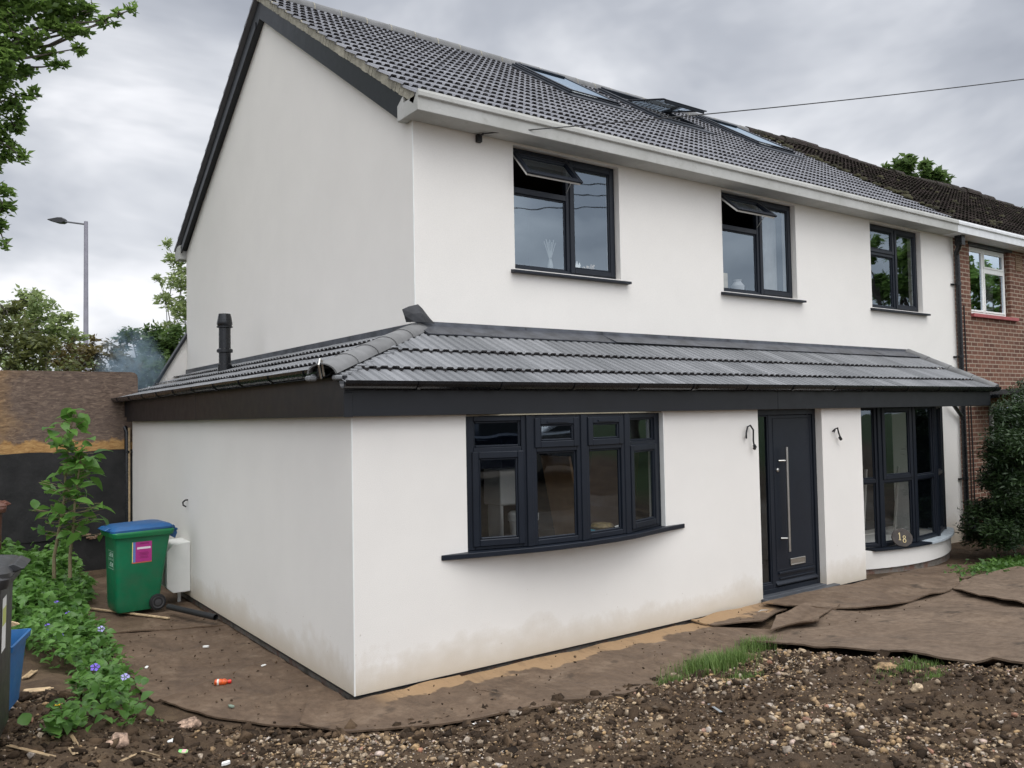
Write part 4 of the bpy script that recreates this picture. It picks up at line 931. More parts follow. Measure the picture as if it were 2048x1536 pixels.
for i in range(420):     # crumbs of soil and chips strewn on the sheets
    x, y = (rr.uniform(-1.2, -.05), rr.uniform(-.3, 4)) if i % 3 == 0 else (rr.uniform(.3, 9), rr.uniform(-1.5, -.1))
    pts.append((x, y, h0(x, y) + .035 * hsoil(x, y) + (.045 if i % 3 == 0 else .11))); sz.append(rr.uniform(.004, .012)); tn.append(rr.random())
scatter_rocks('soil_clods', pts, sz, np.array(tn), [MCL], np.zeros(len(pts)), 'crumbly dark soil clods heaped along the sheets', 'soil', jit=.5)
def rock(px, py, d, size, tint, label, mat=None, name='stone', flat=.7, seed=0):
    """single stone: on the ground under the photo pixel, distance d searched along the view ray"""
    global rng
    rng_ = np.random.default_rng(seed + 77); V0, F0 = ico(3); nn = np.array([noise.noise(Vector(v * 1.3) + Vector((seed * 3.1, 0, 0))) + .45 * noise.noise(Vector(v * 3.7) + Vector((seed * 3.1, 0, 0))) + .2 * noise.noise(Vector(v * 9) + Vector((seed, 0, 0))) for v in V0]); V = V0 * (1 + .6 * nn[:, None]) * np.array([1, .75, flat]) * size
    a = rng_.uniform(0, 6.28); V = np.stack([V[:, 0] * cos(a) - V[:, 1] * sin(a), V[:, 0] * sin(a) + V[:, 1] * cos(a), V[:, 2]], 1)
    p_ = ground_at(px, py); me = mesh_np(name, V, F0, np.full(len(F0), tint), [mat or MST])
    o = bpy.data.objects.new(name, me); COL.objects.link(o); o.location = p_ + Vector((0, 0, size * flat * .15)); return tag(o, label, name.replace('_', ' ') if name != 'stone' else 'stone')
def gz_(x, y): return h(x, y) + (.0 if hsoil(x, y) > .5 or x < -1.3 else .012 if (x < -.05 and y > 1.5) else .028 if x < -.05 else .045)
def ground_at(px, py, extra=0.0):
    d = 1.5
    while d < 30:
        p_ = at(px, py, d)
        if p_.z <= gz_(p_.x, p_.y) + extra: return p_
        d += .01
    return at(px, py, 12)
rock(1347, 1356, 0, .055, .56, 'buff flint stone at the left end of the grass tuft', seed=1)
rock(1498, 1316, 0, .06, .15, 'dark round stone beside the grass, below the door', seed=2)
rock(1607, 1308, 0, .055, .8, 'cream flint on the soil ridge right of the grass', seed=3)
rock(1768, 1335, 0, .09, .33, 'flat brown brick fragment on the soil near the big sheet', seed=4, flat=.35)
rock(1835, 1378, 0, .045, .8, 'lone cream stone in the middle of the bare soil at right', seed=5)
rock(1030, 1428, 0, .05, .62, 'pale stone on the ridge under the bow window', seed=6, flat=.45)
rock(748, 1452, 0, .055, .97, 'red brick fragment in the gravel in front of the house corner', seed=7, flat=.4)
M['plaster'] = simple('pinkish_rubble', (.34, .235, .17), .95, var=.75, nscale=30, bump=1, bdist=.01, bscale=60)
rock(375, 1455, 0, .085, .8, 'largest pinkish rubble lump, left of centre in the soil', M['plaster'], 'rubble_lump', seed=8, flat=.6)
rock(235, 1485, 0, .075, .8, 'pinkish rubble lump just below the purple flowers', M['plaster'], 'rubble_lump', seed=9, flat=.6)
rock(345, 1484, 0, .034, 1, 'bright white pebble under the pinkish rubble', M['white'], seed=10, flat=.5)
rock(458, 1487, 0, .035, .3, 'grey flint right of the white pebble', seed=11)
rock(1318, 1438, 0, .03, .8, 'cream pebble in the gravel below the grass tuft', seed=12)

# ------------------------------------------------------------------ litter
def lie(px, py, up_=0.01): p_ = ground_at(px, py); return p_ + Vector((0, 0, min(up_, .012)))
def stick(pa, pb, wd, th_, name, label, cat, mat, up_=.015, ragged=False, seed=0):
    a, b_ = lie(*pa, up_), lie(*pb, up_); d = b_ - a; L_ = d.length; s_ = MB(); rr = random.Random(seed)
    s_.M = T(a) @ d.to_track_quat('X', 'Z').to_matrix().to_4x4()
    if not ragged: s_.box(0, L_, -wd / 2, wd / 2, 0, th_)
    else:
        n = 7
        for i in range(n):
            y0_ = -wd / 2 + wd * i / n; s_.box(rr.uniform(0, .12) * L_, L_ * rr.uniform(.72, 1), y0_, y0_ + wd / n * .96, rr.uniform(0, th_ * .3), th_ * rr.uniform(.6, 1))
    s_.build(name, mat, bevel=min(wd, th_) * .15, label=label, cat=cat)
stick((172, 1219), (338, 1240), .035, .018, 'wooden_batten', 'long pale wooden batten lying in front of the green bin', 'batten', M['wood'], .03)
stick((45, 1388), (108, 1382), .09, .02, 'split_board', 'broken pale board with a splintered end beside the blue box', 'broken board', M['wood'], .02, True, 1)
stick((48, 1362), (70, 1345), .05, .02, 'wood_splinter', 'upper wood splinter leaning by the blue box', 'splinter', M['wood'], .03, True, 2)
stick((12, 1495), (115, 1520), .022, .01, 'wood_splinter', 'long thin splinter at the bottom left of the soil', 'splinter', M['wood'], .02, True, 3)
stick((128, 1455), (158, 1500), .02, .014, 'wood_splinter', 'curved splinter under the front leaves', 'splinter', M['wood'], .03, True, 4)
stick((285, 1508), (316, 1517), .022, .008, 'wood_splinter', 'short splinter left of the green and pink packet', 'splinter', M['wood'], .02, False, 5)
stick((140, 1500), (152, 1515), .03, .01, 'wood_splinter', 'stubby splinter between the long one and the rubble', 'splinter', M['wood'], .02, True, 6)
stick((242, 1528), (275, 1512), .02, .01, 'wood_splinter', 'splinter at the bottom edge below the rubble lump', 'splinter', M['wood'], .02, True, 7)
stick((945, 1452), (978, 1446), .018, .004, 'paper_strip', 'white strip of paper on the gravel ridge', 'paper', M['white'], .03)
stick((1418, 1412), (1442, 1428), .022, .005, 'plastic_strip', 'grey plastic strip on the soil under the grass tuft', 'plastic strip', simple('grey_plastic', (.25, .27, .28), .5), .02)
stick((1590, 1255), (1690, 1243), .07, .03, 'bark_strip', 'ragged strip of bark on the brown sheets before the door', 'bark', simple('bark_strip', (.14, .095, .055), .9, var=.5, nscale=20, bump=1), .05, True, 8)
for i, (pa, pb, lb) in enumerate((((1515, 1222), (1535, 1214), 'pale cable scrap left of the door step'), ((1512, 1229), (1555, 1221), 'longer pale cable scrap below the door step'))):
    a, b_ = lie(*pa, .06), lie(*pb, .06); c_ = MB(); c_.tube([a, a.lerp(b_, .35) + Vector((0, .03, .015)), a.lerp(b_, .7) - Vector((0, .02, -.01)), b_], .006, 6); c_.build('cable_scrap', simple('pale_cable', (.4, .4, .38), .5), label=lb, cat='cable')
def bottle():
    p_ = lie(430, 1371, .0) + Vector((0, 0, .026)); r = empty('plastic_bottle', p_, 0, 'small orange plastic bottle with red cap lying on the brown sheet', 'bottle')
    R_ = T(p_) @ Matrix.Rotation(RD(-25), 4, 'Z') @ Matrix.Rotation(RD(90), 4, 'Y')
    b_ = MB(); b_.M = R_; b_.lathe([(.018, -.005), (.026, 0), (.028, .01), (.028, .055), (.024, .062), (.028, .07), (.028, .085), (.014, .105), (.013, .112)], n=16); b_.build('bottle_body', simple('orange_label', (.62, .10, .02), .3, var=.5, nscale=45), r, smooth=True)
    b_ = MB(); b_.M = R_; b_.lathe([(.016, .112), (.018, .114), (.018, .136), (.012, .14)], n=14); b_.build('bottle_cap', simple('red_cap', (.60, .02, .01), .35), r, smooth=True)
    b_ = MB(); b_.M = R_; b_.lathe([(.0285, .02), (.0285, .036)], n=16); b_.build('bottle_label', simple('label_band', (.75, .72, .6), .4, var=.5, nscale=90), r)
bottle()
pk = MB(); p_ = lie(366, 1508, .02); pk.M = T(p_) @ Matrix.Rotation(RD(-38), 4, 'Z') @ Matrix.Rotation(RD(20), 4, 'X'); pk.box(-.032, -.008, -.018, .018, 0, .012); pk.cm = 1; pk.box(-.008, .026, -.018, .018, 0, .0121); pk.box(.026, .034, -.012, .012, .001, .011)
pk.build('sweet_packet', [simple('lime_plastic', (.25, .62, .2), .4), simple('pink_plastic', (.75, .42, .42), .4)], bevel=.003, label='tiny lime green and pink packet lying on the soil', cat='packet')
for i, (px, py, lb) in enumerate(((527, 1334, 'white plastic scrap near the side wall'), (293, 1338, 'pale scrap at the torn edge of the sheet'), (462, 1417, 'faded green scrap at the soil edge'), (412, 1297, 'small white chip on the dark sheet'), (452, 1548 - 15, 'white card scrap at the bottom edge'))):
    s_ = MB(); p_ = lie(px, py, .045 if i < 4 else .02); s_.M = T(p_) @ Matrix.Rotation(RD(30 + 40 * i), 4, 'Z'); s_.prism([(-.03, -.012), (.02, -.016), (.034, .004), (.0, .016), (-.026, .01)], 0, .008 + .003 * i, 'z')
    s_.build('litter_scrap', M['white'] if i != 2 else simple('faded_green', (.2, .26, .2), .7), bevel=.002, label=lb, cat='litter')
pp = MB(); a, b_ = Vector((-.42, 4.35, .04)), Vector((-.12, 3.45, .03)); pp.tube([a, b_], .035, 12, cap=False); pp.tube([b_, a], .029, 12, cap=False)
pp.build('black_pipe', M['rubber'], smooth=True, flip=False, label='black plastic pipe lying between the green bin and the wall', cat='pipe')
# oval number plaque on the bay sill
pq = empty('number_plaque', (8.80, .22, .262), 0, 'dark oval slate plaque with a gold 18, leaning on the bay window sill', 'plaque')
Rp = T((8.80, .235, .262 + .13)) @ Matrix.Rotation(RD(-22), 4, 'Z') @ Matrix.Rotation(RD(78), 4, 'X') @ Matrix.Rotation(RD(-6), 4, 'Z')
b_ = MB(); b_.M = Rp; n = 28; b_.prism([(.175 * cos(2 * pi * i / n) * (1 + .02 * sin(i * 2.3)), .132 * sin(2 * pi * i / n) * (1 + .02 * cos(i * 1.7))) for i in range(n)], -.01, .012, 'z'); b_.build('slate', simple('dark_slate', (.055, .045, .038), .6, var=.35, nscale=12, bump=.5, bdist=.004, bscale=40), pq, bevel=.005)
def text_mesh(s, size, Mx, name, mat, par, ext=.002):
    cu = bpy.data.curves.new(name, 'FONT'); cu.body = s; cu.size = size; cu.extrude = ext; cu.align_x = 'CENTER'; cu.align_y = 'CENTER'
    o = bpy.data.objects.new('tmp', cu); COL.objects.link(o); dg_ = bpy.context.evaluated_depsgraph_get(); dg_.update()
    me = bpy.data.meshes.new_from_object(o.evaluated_get(dg_)); bpy.data.objects.remove(o); me.materials.clear(); me.materials.append(mat)
    me.transform(Matrix.Translation(-wloc(par)) @ Mx); o2 = bpy.data.objects.new(name, me); COL.objects.link(o2); o2.parent = par; return o2
GOLD = simple('gold_paint', (.62, .50, .26), .4)
def serif(mb, x0, x1, y0, y1, z0=.012, z1=.0145): mb.box(x0, x1, y0, y1, z0, z1)
d1_ = MB(); d1_.M = Rp; serif(d1_, -.055, -.040, -.05 + .02, .07); serif(d1_, -.068, -.027, -.038, -.029, .012, .0147); d1_.prism([(-.0551, .07), (-.0551, .052), (-.07, .045), (-.07, .05)], .0121, .0146, 'z'); d1_.build('digit', GOLD, pq)
d8 = MB(); d8.M = Rp
for cy_, r_ in ((.022, .024), (-.030, .030)):
    n = 20; o1 = [(.028 + r_ * cos(2 * pi * i / n), cy_ - .012 + r_ * 1.0 * sin(2 * pi * i / n)) for i in range(n)]; o2 = [(.028 + r_ * .55 * cos(2 * pi * i / n), cy_ - .012 + r_ * .68 * sin(2 * pi * i / n)) for i in range(n)]
    vs = [(x, y, .0123) for x, y in o1] + [(x, y, .0123) for x, y in o2] + [(x, y, .0148) for x, y in o1] + [(x, y, .0148) for x, y in o2]
    fs = []
    for i in range(n): j = (i + 1) % n; fs += [(2 * n + i, 2 * n + j, 3 * n + j, 3 * n + i), (i, j, 2 * n + j, 2 * n + i), (n + i, 3 * n + i, 3 * n + j, n + j)]
    d8.add(vs, fs)
d8.build('digit', GOLD, pq)

# ------------------------------------------------------------------ wheelie bins
def rrect(cx, cy, hx_, hy_, r, n=4):
    o = []
    for qx, qy, a0 in ((1, 1, 0), (-1, 1, 90), (-1, -1, 180), (1, -1, 270)):
        for i in range(n + 1):
            a = RD(a0 + 90 * i / n); o.append((cx + qx * (hx_ - r) + r * cos(a), cy + qy * (hy_ - r) + r * sin(a)))
    return o
def loft(mb, rings):
    n = len(rings[0]); vs = [p for r in rings for p in r]
    fs = [(i * n + k, i * n + (k + 1) % n, (i + 1) * n + (k + 1) % n, (i + 1) * n + k) for i in range(len(rings) - 1) for k in range(n)] + [tuple(range(n))[::-1], tuple(range((len(rings) - 1) * n, len(rings) * n))]
    mb.add(vs, fs)
def plastic(name, c, dirt=.35):
    t = MT(name); v = t.coord(); lo = tuple(x * .8 for x in c); k_ = t.ramp(t.noise(v, 3, 5, .6), (.35, lo), (.65, c))
    z = t.sep(v)[2]; d = t.math('MULTIPLY', t.ramp(t.noise(v, 5, 6, .7), (.40, (0, 0, 0)), (.65, (1, 1, 1))), dirt)
    k_ = t.mix(d, k_, (.09, .08, .06)); return t.bsdf(k_, t.math('MULTIPLY_ADD', t.noise(v, 14, 4), .3, .3), 0, t.bump(t.noise(v, 160, 2), .15, .001), .4)
def wheelie(loc, rz, body_m, lid_m, rim_m, label, dark_lower=None):
    """front faces local -x, handle and wheels at +x"""
    r = empty('wheelie_bin', loc, rz, label, 'wheelie bin', 'wheelie bins at the side of the house'); Rm = T(loc) @ Matrix.Rotation(rz, 4, 'Z')
    def P(name, mb, mat, par=r, **k):     # build in local space: the root carries the rotation
        V = mb; o = V.build(name, mat, None, origin=(0, 0, 0), **k); o.parent = par; return o
    b_ = MB(); prof = [(.02, .235, .215, 0), (.06, .25, .225, 0), (.14, .255, .235, .002), (.50, .282, .255, .025), (.88, .315, .275, .05), (.955, .325, .28, .055)]
    loft(b_, [[(x, y, z) for x, y in rrect(dx, 0, hx_, hy_, .045)] for z, hx_, hy_, dx in prof])
    body = P('bin_body', b_, body_m, smooth=True)
    b_ = MB(); loft(b_, [[(x, y, z) for x, y in rrect(dx, 0, a, b2, .05)] for z, a, b2, dx in ((.925, .325, .285, .055), (.93, .35, .31, .05), (.965, .362, .318, .05), (.985, .365, .32, .05), (1.0, .352, .31, .05))]); P('bin_rim', b_, rim_m, smooth=True)
    b_ = MB(); loft(b_, [[(x, y, z + (x + .4) * .02) for x, y in rrect(dx, 0, a, b2, .06)] for z, a, b2, dx in ((.992, .362, .312, .045), (1.016, .362, .312, .045), (1.045, .33, .28, .04), (1.062, .26, .20, .04), (1.066, .1, .08, .04))])
    b_.prism([(-.445, 1.0), (-.40, .992), (-.38, 1.02), (-.44, 1.022)], -.2, .2, 'x') if False else None
    lid = P('bin_lid', b_, lid_m, smooth=True)
    b_ = MB(); b_.prism([(-.375, 1.022), (-.32, 1.0), (-.28, 1.045), (-.32, 1.055)], -.17, .17, 'y'); o = P('lid_grip', b_, lid_m, bevel=.006); o.parent = lid
    b_ = MB(); b_.prism([(.33, .93), (.44, .86), (.465, .93), (.43, 1.03), (.35, 1.035)], -.235, -.20, 'y'); b_.prism([(.33, .93), (.44, .86), (.465, .93), (.43, 1.03), (.35, 1.035)], .20, .235, 'y'); b_.tube([(.45, -.25, .975), (.45, .25, .975)], .017, 10); P('bin_handle', b_, lid_m, bevel=.004)
    for s_ in (-1, 1):
        b_ = MB(); b_.M = T((.215, s_ * .262, .10)) @ Matrix.Rotation(RD(90), 4, 'X'); b_.lathe([(.075, -.025), (.095, -.022), (.10, -.01), (.10, .01), (.095, .022), (.075, .025)], n=24); wh = P('wheel', b_, M['rubber'], smooth=True)
        b_ = MB(); b_.M = T((.215, s_ * .262, .10)) @ Matrix.Rotation(RD(90), 4, 'X'); b_.lathe([(.07, -.030), (.072, -.026), (.072, .026), (.07, .030), (.05, .022), (.02, .03)], n=20); o = P('hub', b_, simple('wheel_hub', (.05, .05, .052), .6), smooth=True); o.parent = wh
    b_ = MB(); b_.tube([(.215, -.24, .10), (.215, .24, .10)], .012, 8); P('axle', b_, M['steel'])
    return r, P, body
gr, P, body = wheelie((-.71, 4.90, -.045), RD(4), plastic('green_bin', (.004, .165, .07), .22), plastic('blue_lid', (.012, .095, .26), .15), plastic('green_rim', (.006, .19, .065), .15), 'green wheelie bin with blue lid and pink sticker beside the side wall')
# sticker on the side facing the drive: white scribble lines stand for the illegible print
def sidey(z): return -(.255 + (z - .5) * (.02 / .38)) - .0015
st_ = MB()
def sq(mb, x0, x1, z0, z1, e=0): y0_, y1_ = sidey(z0) - e, sidey(z1) - e; mb.add([(x0, y0_, z0), (x1, y0_, z0), (x1, y1_, z1), (x0, y1_, z1), (x0, y0_ - .0012, z0), (x1, y0_ - .0012, z0), (x1, y1_ - .0012, z1), (x0, y1_ - .0012, z1)], [(4, 5, 6, 7), (0, 1, 5, 4), (1, 2, 6, 5), (2, 3, 7, 6), (3, 0, 4, 7)])
st_.cm = 0; sq(st_, -.045, .145, .62, .865)
st_.cm = 1; sq(st_, -.028, .13, .775, .80, .0015)
st_.cm = 2; sq(st_, -.0460, -.075, .62, .865)
st_.cm = 3; sq(st_, -.0755, -.085, .62, .865); st_.cm = 4; sq(st_, -.086, .146, .607, .619)
st_.cm = 5
for z in (.835, .845, .73, .715, .70, .68, .665): sq(st_, -.01 + .01 * (int(z * 1000) % 3), .10 + .01 * (int(z * 1000) % 2), z, z + .005, .0015)
P('sticker', st_, [M['pink'], simple('sticker_white', (.8, .7, .76), .5), simple('sticker_blue', (.12, .2, .5), .5), simple('sticker_yellow', (.8, .72, .2), .5), simple('sticker_red', (.6, .12, .08), .5), simple('sticker_ink', (.20, .01, .10), .5)])
pr_m = simple('white_print', (.45, .6, .5), .5)
st_ = MB(); fx_ = lambda z: -(.257 + (z - .5) * (.008 / .38)) - .0035
def fq(y0_, y1_, z0, z1): st_.add([(fx_(z0), y0_, z0), (fx_(z0), y1_, z0), (fx_(z1), y1_, z1), (fx_(z1), y0_, z1)], [(0, 1, 2, 3)])
for z0, z1 in ((.66, .76), (.54, .65)):
    fq(-.14, .1, z0, z0 + .004); fq(-.14, .1, z1 - .004, z1); fq(-.14, -.136, z0, z1); fq(.096, .1, z0, z1)
    for k_ in range(3): fq(-.05, .06 - .02 * k_, z0 + .03 + .02 * k_, z0 + .04 + .02 * k_)
    fq(-.11, -.07, z0 + .03, z0 + .075)
P('print', st_, pr_m, flip=False)
br_, P, body = wheelie((-2.27, 6.55, .22), RD(180), plastic('brown_bin', (.10, .035, .022)), plastic('brown_lid', (.14, .05, .032)), plastic('brown_rim', (.12, .042, .028)), 'brown wheelie bin against the fence at the left edge')
bl, P, body = wheelie((-2.76, -.50, .42), RD(168), plastic('black_bin', (.018, .018, .018), .25), plastic('black_lid', (.025, .026, .028), .2), plastic('black_rim', (.022, .022, .024), .2), 'black wheelie bin nearest the camera at the left edge')
st_ = MB(); X_ = lambda z: -(.257 + (z - .5) * (.008 / .38)) - .004
st_.add([(X_(.55), .05, .55), (X_(.55), .2, .55), (X_(.86), .2, .86), (X_(.86), .05, .86)], [(0, 1, 2, 3)]); st_.cm = 1; st_.add([(X_(.70) - .001, .06, .70), (X_(.70) - .001, .19, .70), (X_(.80) - .001, .19, .80), (X_(.80) - .001, .06, .80)], [(0, 1, 2, 3)])
P('label', st_, [M['white'], simple('yellow_print', (.55, .6, .15), .5)], flip=False)
st_ = MB(); st_.box(-.16, .06, .16, .27, 1.062, 1.064); P('wet_card', st_, M['white'])
# blue recycling box
bx = empty('recycling_box', at(-26, 1418, 5.55), 0, 'blue plastic recycling box full of scrap wood beside the black bin', 'box'); c0 = Vector(bx.location)
b_ = MB(); b_.M = T(c0) @ Matrix.Rotation(RD(-18), 4, 'Z')
loft(b_, [[(x, y, z) for x, y in rrect(0, 0, a, b2, .04)] for z, a, b2 in ((0, .15, .20), (.30, .175, .235), (.41, .185, .25), (.412, .205, .27), (.45, .21, .275), (.452, .195, .26), (.40, .178, .242), (.03, .14, .19))])
b_.build('box_shell', plastic('blue_box', (.01, .12, .33), .2), bx, smooth=True)
def scrap(o3, rz, ry, L_, lb):
    s_ = MB(); c_ = c0 + Vector(o3); s_.M = T(c_) @ Matrix.Rotation(rz, 4, 'Z') @ Matrix.Rotation(ry, 4, 'Y')
    for i in range(4): s_.box(-L_ / 2 + .01 * i, L_ / 2 - .012 * i, -.03, .03, .008 * i, .008 * i + .006)
    s_.build('scrap_wood', M['wood'], label=lb, cat='scrap wood', bevel=.002)
scrap((.02, .02, .50), RD(10), RD(-8), .34, 'flat stack of pale wood sticks on top of the blue box'); scrap((.10, .0, .38), RD(80), RD(70), .3, 'upright pale wood offcut standing in the blue box')

# ------------------------------------------------------------------ things behind the glass
def thing(name, mb, mat, label, cat, **k): return mb.build(name, mat, label=label, cat=cat, **k)
b_ = MB(); b_.box(2.34, 2.84, 1.22, 1.55, 1.28, 1.68); b_.box(2.33, 2.85, 1.20, 1.219, 1.29, 1.67); b_.box(2.36, 2.40, 1.24, 1.5, .9, 1.279); b_.box(2.78, 2.82, 1.24, 1.5, .9, 1.279); thing('white_cabinet', b_, M['white'], 'white cabinet standing in the room behind the bow window', 'cabinet', bevel=.01)
b_ = MB(); b_.lathe([(.11, .9), (.13, .91), (.15, 1.16), (.165, 1.17), (.165, 1.24), (.14, 1.26)], (2.33, .78, 0), 20); thing('white_container', b_, M['white'], 'tall white tub just inside the bow window', 'tub', smooth=True)
b_ = MB(); b_.box(1.3, 3.4, .5, 1.6, .03, .898); thing('kitchen_unit', b_, M['roomdark'], 'dark low unit behind the bow window', 'unit', bevel=.01)
b_ = MB(); b_.M = T((3.05, .85, .9)) @ Matrix.Rotation(RD(-12), 4, 'Y'); b_.box(-.03, 0, -.25, .25, 0, .95); thing('leaning_board', b_, simple('mdf', (.30, .18, .09), .8), 'tan board leaning inside the bow window', 'board')
b_ = MB(); b_.M = T((4.1, 1.3, .9)) @ Matrix.Rotation(RD(8), 4, 'X'); b_.box(-.45, .35, 0, .03, 0, 1.0); thing('brown_panel', b_, simple('brown_card', (.20, .10, .055), .85), 'brown panel stood upright behind the third bow window light', 'panel')
def small(px, py, d, mk, name, mat, lb, cat): b_ = MB(); b_.M = T(at(px, py, d)); mk(b_); thing(name, b_, mat, lb, cat)
b_ = MB(); b_.M = T((2.60, .10, 1.06)); b_.lathe([(.03, 0), (.035, .02), (.03, .08), (.012, .1), (.012, .12)], n=12); b_.box(.02, .12, -.03, .03, 0, .04); thing('blue_bottle', b_, simple('teal', (.02, .22, .30), .4), 'small teal bottle on the inner sill of the bow window', 'bottle')
b_ = MB(); b_.M = T((3.12, .05, 1.06)); b_.add([(-.1, -.06, 0), (.13, -.05, .01), (.16, .10, .06), (-.06, .11, .035), (-.1, -.06, .002), (.13, -.05, .012), (.16, .10, .062), (-.06, .11, .037)], [(0, 1, 2, 3), (4, 5, 6, 7)]); thing('paper_sheet', b_, M['white'], 'curled white sheet of paper on the inner sill of the bow window', 'paper')
b_ = MB(); b_.M = T((1.35, .25, 1.06)); b_.lathe([(.05, 0), (.06, .03), (.055, .06), (.02, .075)], n=12); thing('orange_pot', b_, simple('orange', (.55, .22, .04), .5), 'little orange pot at the left end of the bow window', 'pot')
b_ = MB(); b_.lathe([(.03, 0), (.10, .02), (.13, .06), (.10, .09), (.03, .1)], (2.86, .12, 1.06), 14); thing('dried_fruit_bowl', b_, simple('bowl', (.18, .13, .05), .7, var=.5, nscale=30), 'brown bowl beside the paper on the bow window sill', 'bowl')
# upstairs sills
yS = MY + .24; zs_ = WZ0 + .02
b_ = MB(); b_.M = T((3.78, yS, zs_)); b_.box(-.09, .10, .02, .03, 0, .16)
for i in range(5): b_.prism([(-.09 + i * .04, .16), (-.05 + i * .04, .16), (-.07 + i * .04, .20 + .02 * (i % 2))], .02, .03, 'y')
thing('greeting_card', b_, M['white'], 'white cut paper crown card in the window nearest the gable', 'card')
b_ = MB(); b_.lathe([(.05, 0), (.06, .05), (.045, .09)], (4.02, yS + .03, zs_), 12)
for i in range(14): a = i * 2.4; b_.tube([(4.02, yS + .03, zs_ + .08), (4.02 + .09 * cos(a), yS + .03 + .06 * sin(a), zs_ + .12 + .03 * (i % 3))], .012, 5)
thing('dried_flower_pot', b_, simple('cream', (.6, .5, .4), .8), 'cream posy beside the paper crown', 'posy')
b_ = MB(); b_.lathe([(.03, 0), (.035, .12), (.02, .2)], (3.42, yS + .05, zs_), 12)
for i in range(7): b_.tube([(3.42, yS + .05, zs_ + .18), (3.42 + .03 * (i - 3), yS + .05, zs_ + .42 + .03 * (i % 2))], .006, 5)
thing('vase', b_, simple('pale_vase', (.35, .38, .38), .5), 'pale slim vase in the lower left pane nearest the gable', 'vase')
b_ = MB(); b_.prism([(2.78, zs_ - .02), (2.82, zs_ + .13), (3.0, zs_ + .17), (3.3, zs_ + .13), (3.42, zs_ + .02), (3.42, zs_ - .02)], yS + .25, yS + .35, 'y'); thing('bed_head', b_, simple('brown_bed', (.06, .045, .04), .7), 'dark curved headboard low in the window nearest the gable', 'headboard')
b_ = MB(); b_.box(6.40, 6.68, yS, yS + .02, zs_, zs_ + .30); thing('picture_frame', b_, simple('card_cream', (.5, .42, .30), .7, var=.3, nscale=8), 'cream picture card in the middle upstairs window', 'picture')
b_ = MB(); b_.lathe([(.06, 0), (.09, .06), (.10, .14), (.05, .2), (.06, .23)], (6.95, yS + .04, zs_), 14); thing('white_vase', b_, simple('glass_white', (.5, .5, .5), .3), 'round whitish vase in the middle upstairs window', 'vase', smooth=True)
def curtain(x0, x1, z0, z1, y, lb):
    b_ = MB(); n = 60; vs = []
    for i in range(n + 1): x = x0 + (x1 - x0) * i / n; yy = y + .025 * sin(i * .9); vs += [(x, yy, z0), (x, yy, z1)]
    b_.add(vs, [(2 * i, 2 * i + 2, 2 * i + 3, 2 * i + 1) for i in range(n)]); thing('curtain', b_, simple('net_curtain', (.62, .62, .60), .9), lb, 'curtain', flip=False)
curtain(7.62, 7.95, zs_, WZ1, yS + .1, 'pale curtain at the right side of the middle upstairs window'); 
curtain(14.7, 15.05, 4.1, 5.4, yS + .1, 'white net curtain in the upstairs window of the brick house')
for x, rz_, lb in ((9.05, 8, 'left pale pole leaning inside the bay window'), (9.95, 10, 'right pale pole leaning inside the bay window')):
    b_ = MB(); b_.M = T((x, 1.0, .2)) @ Matrix.Rotation(RD(rz_), 4, 'Y'); b_.box(-.02, .02, 0, .03, 0, 1.15); thing('leaning_pole', b_, simple('pale_wood', (.4, .38, .34), .7), lb, 'pole')

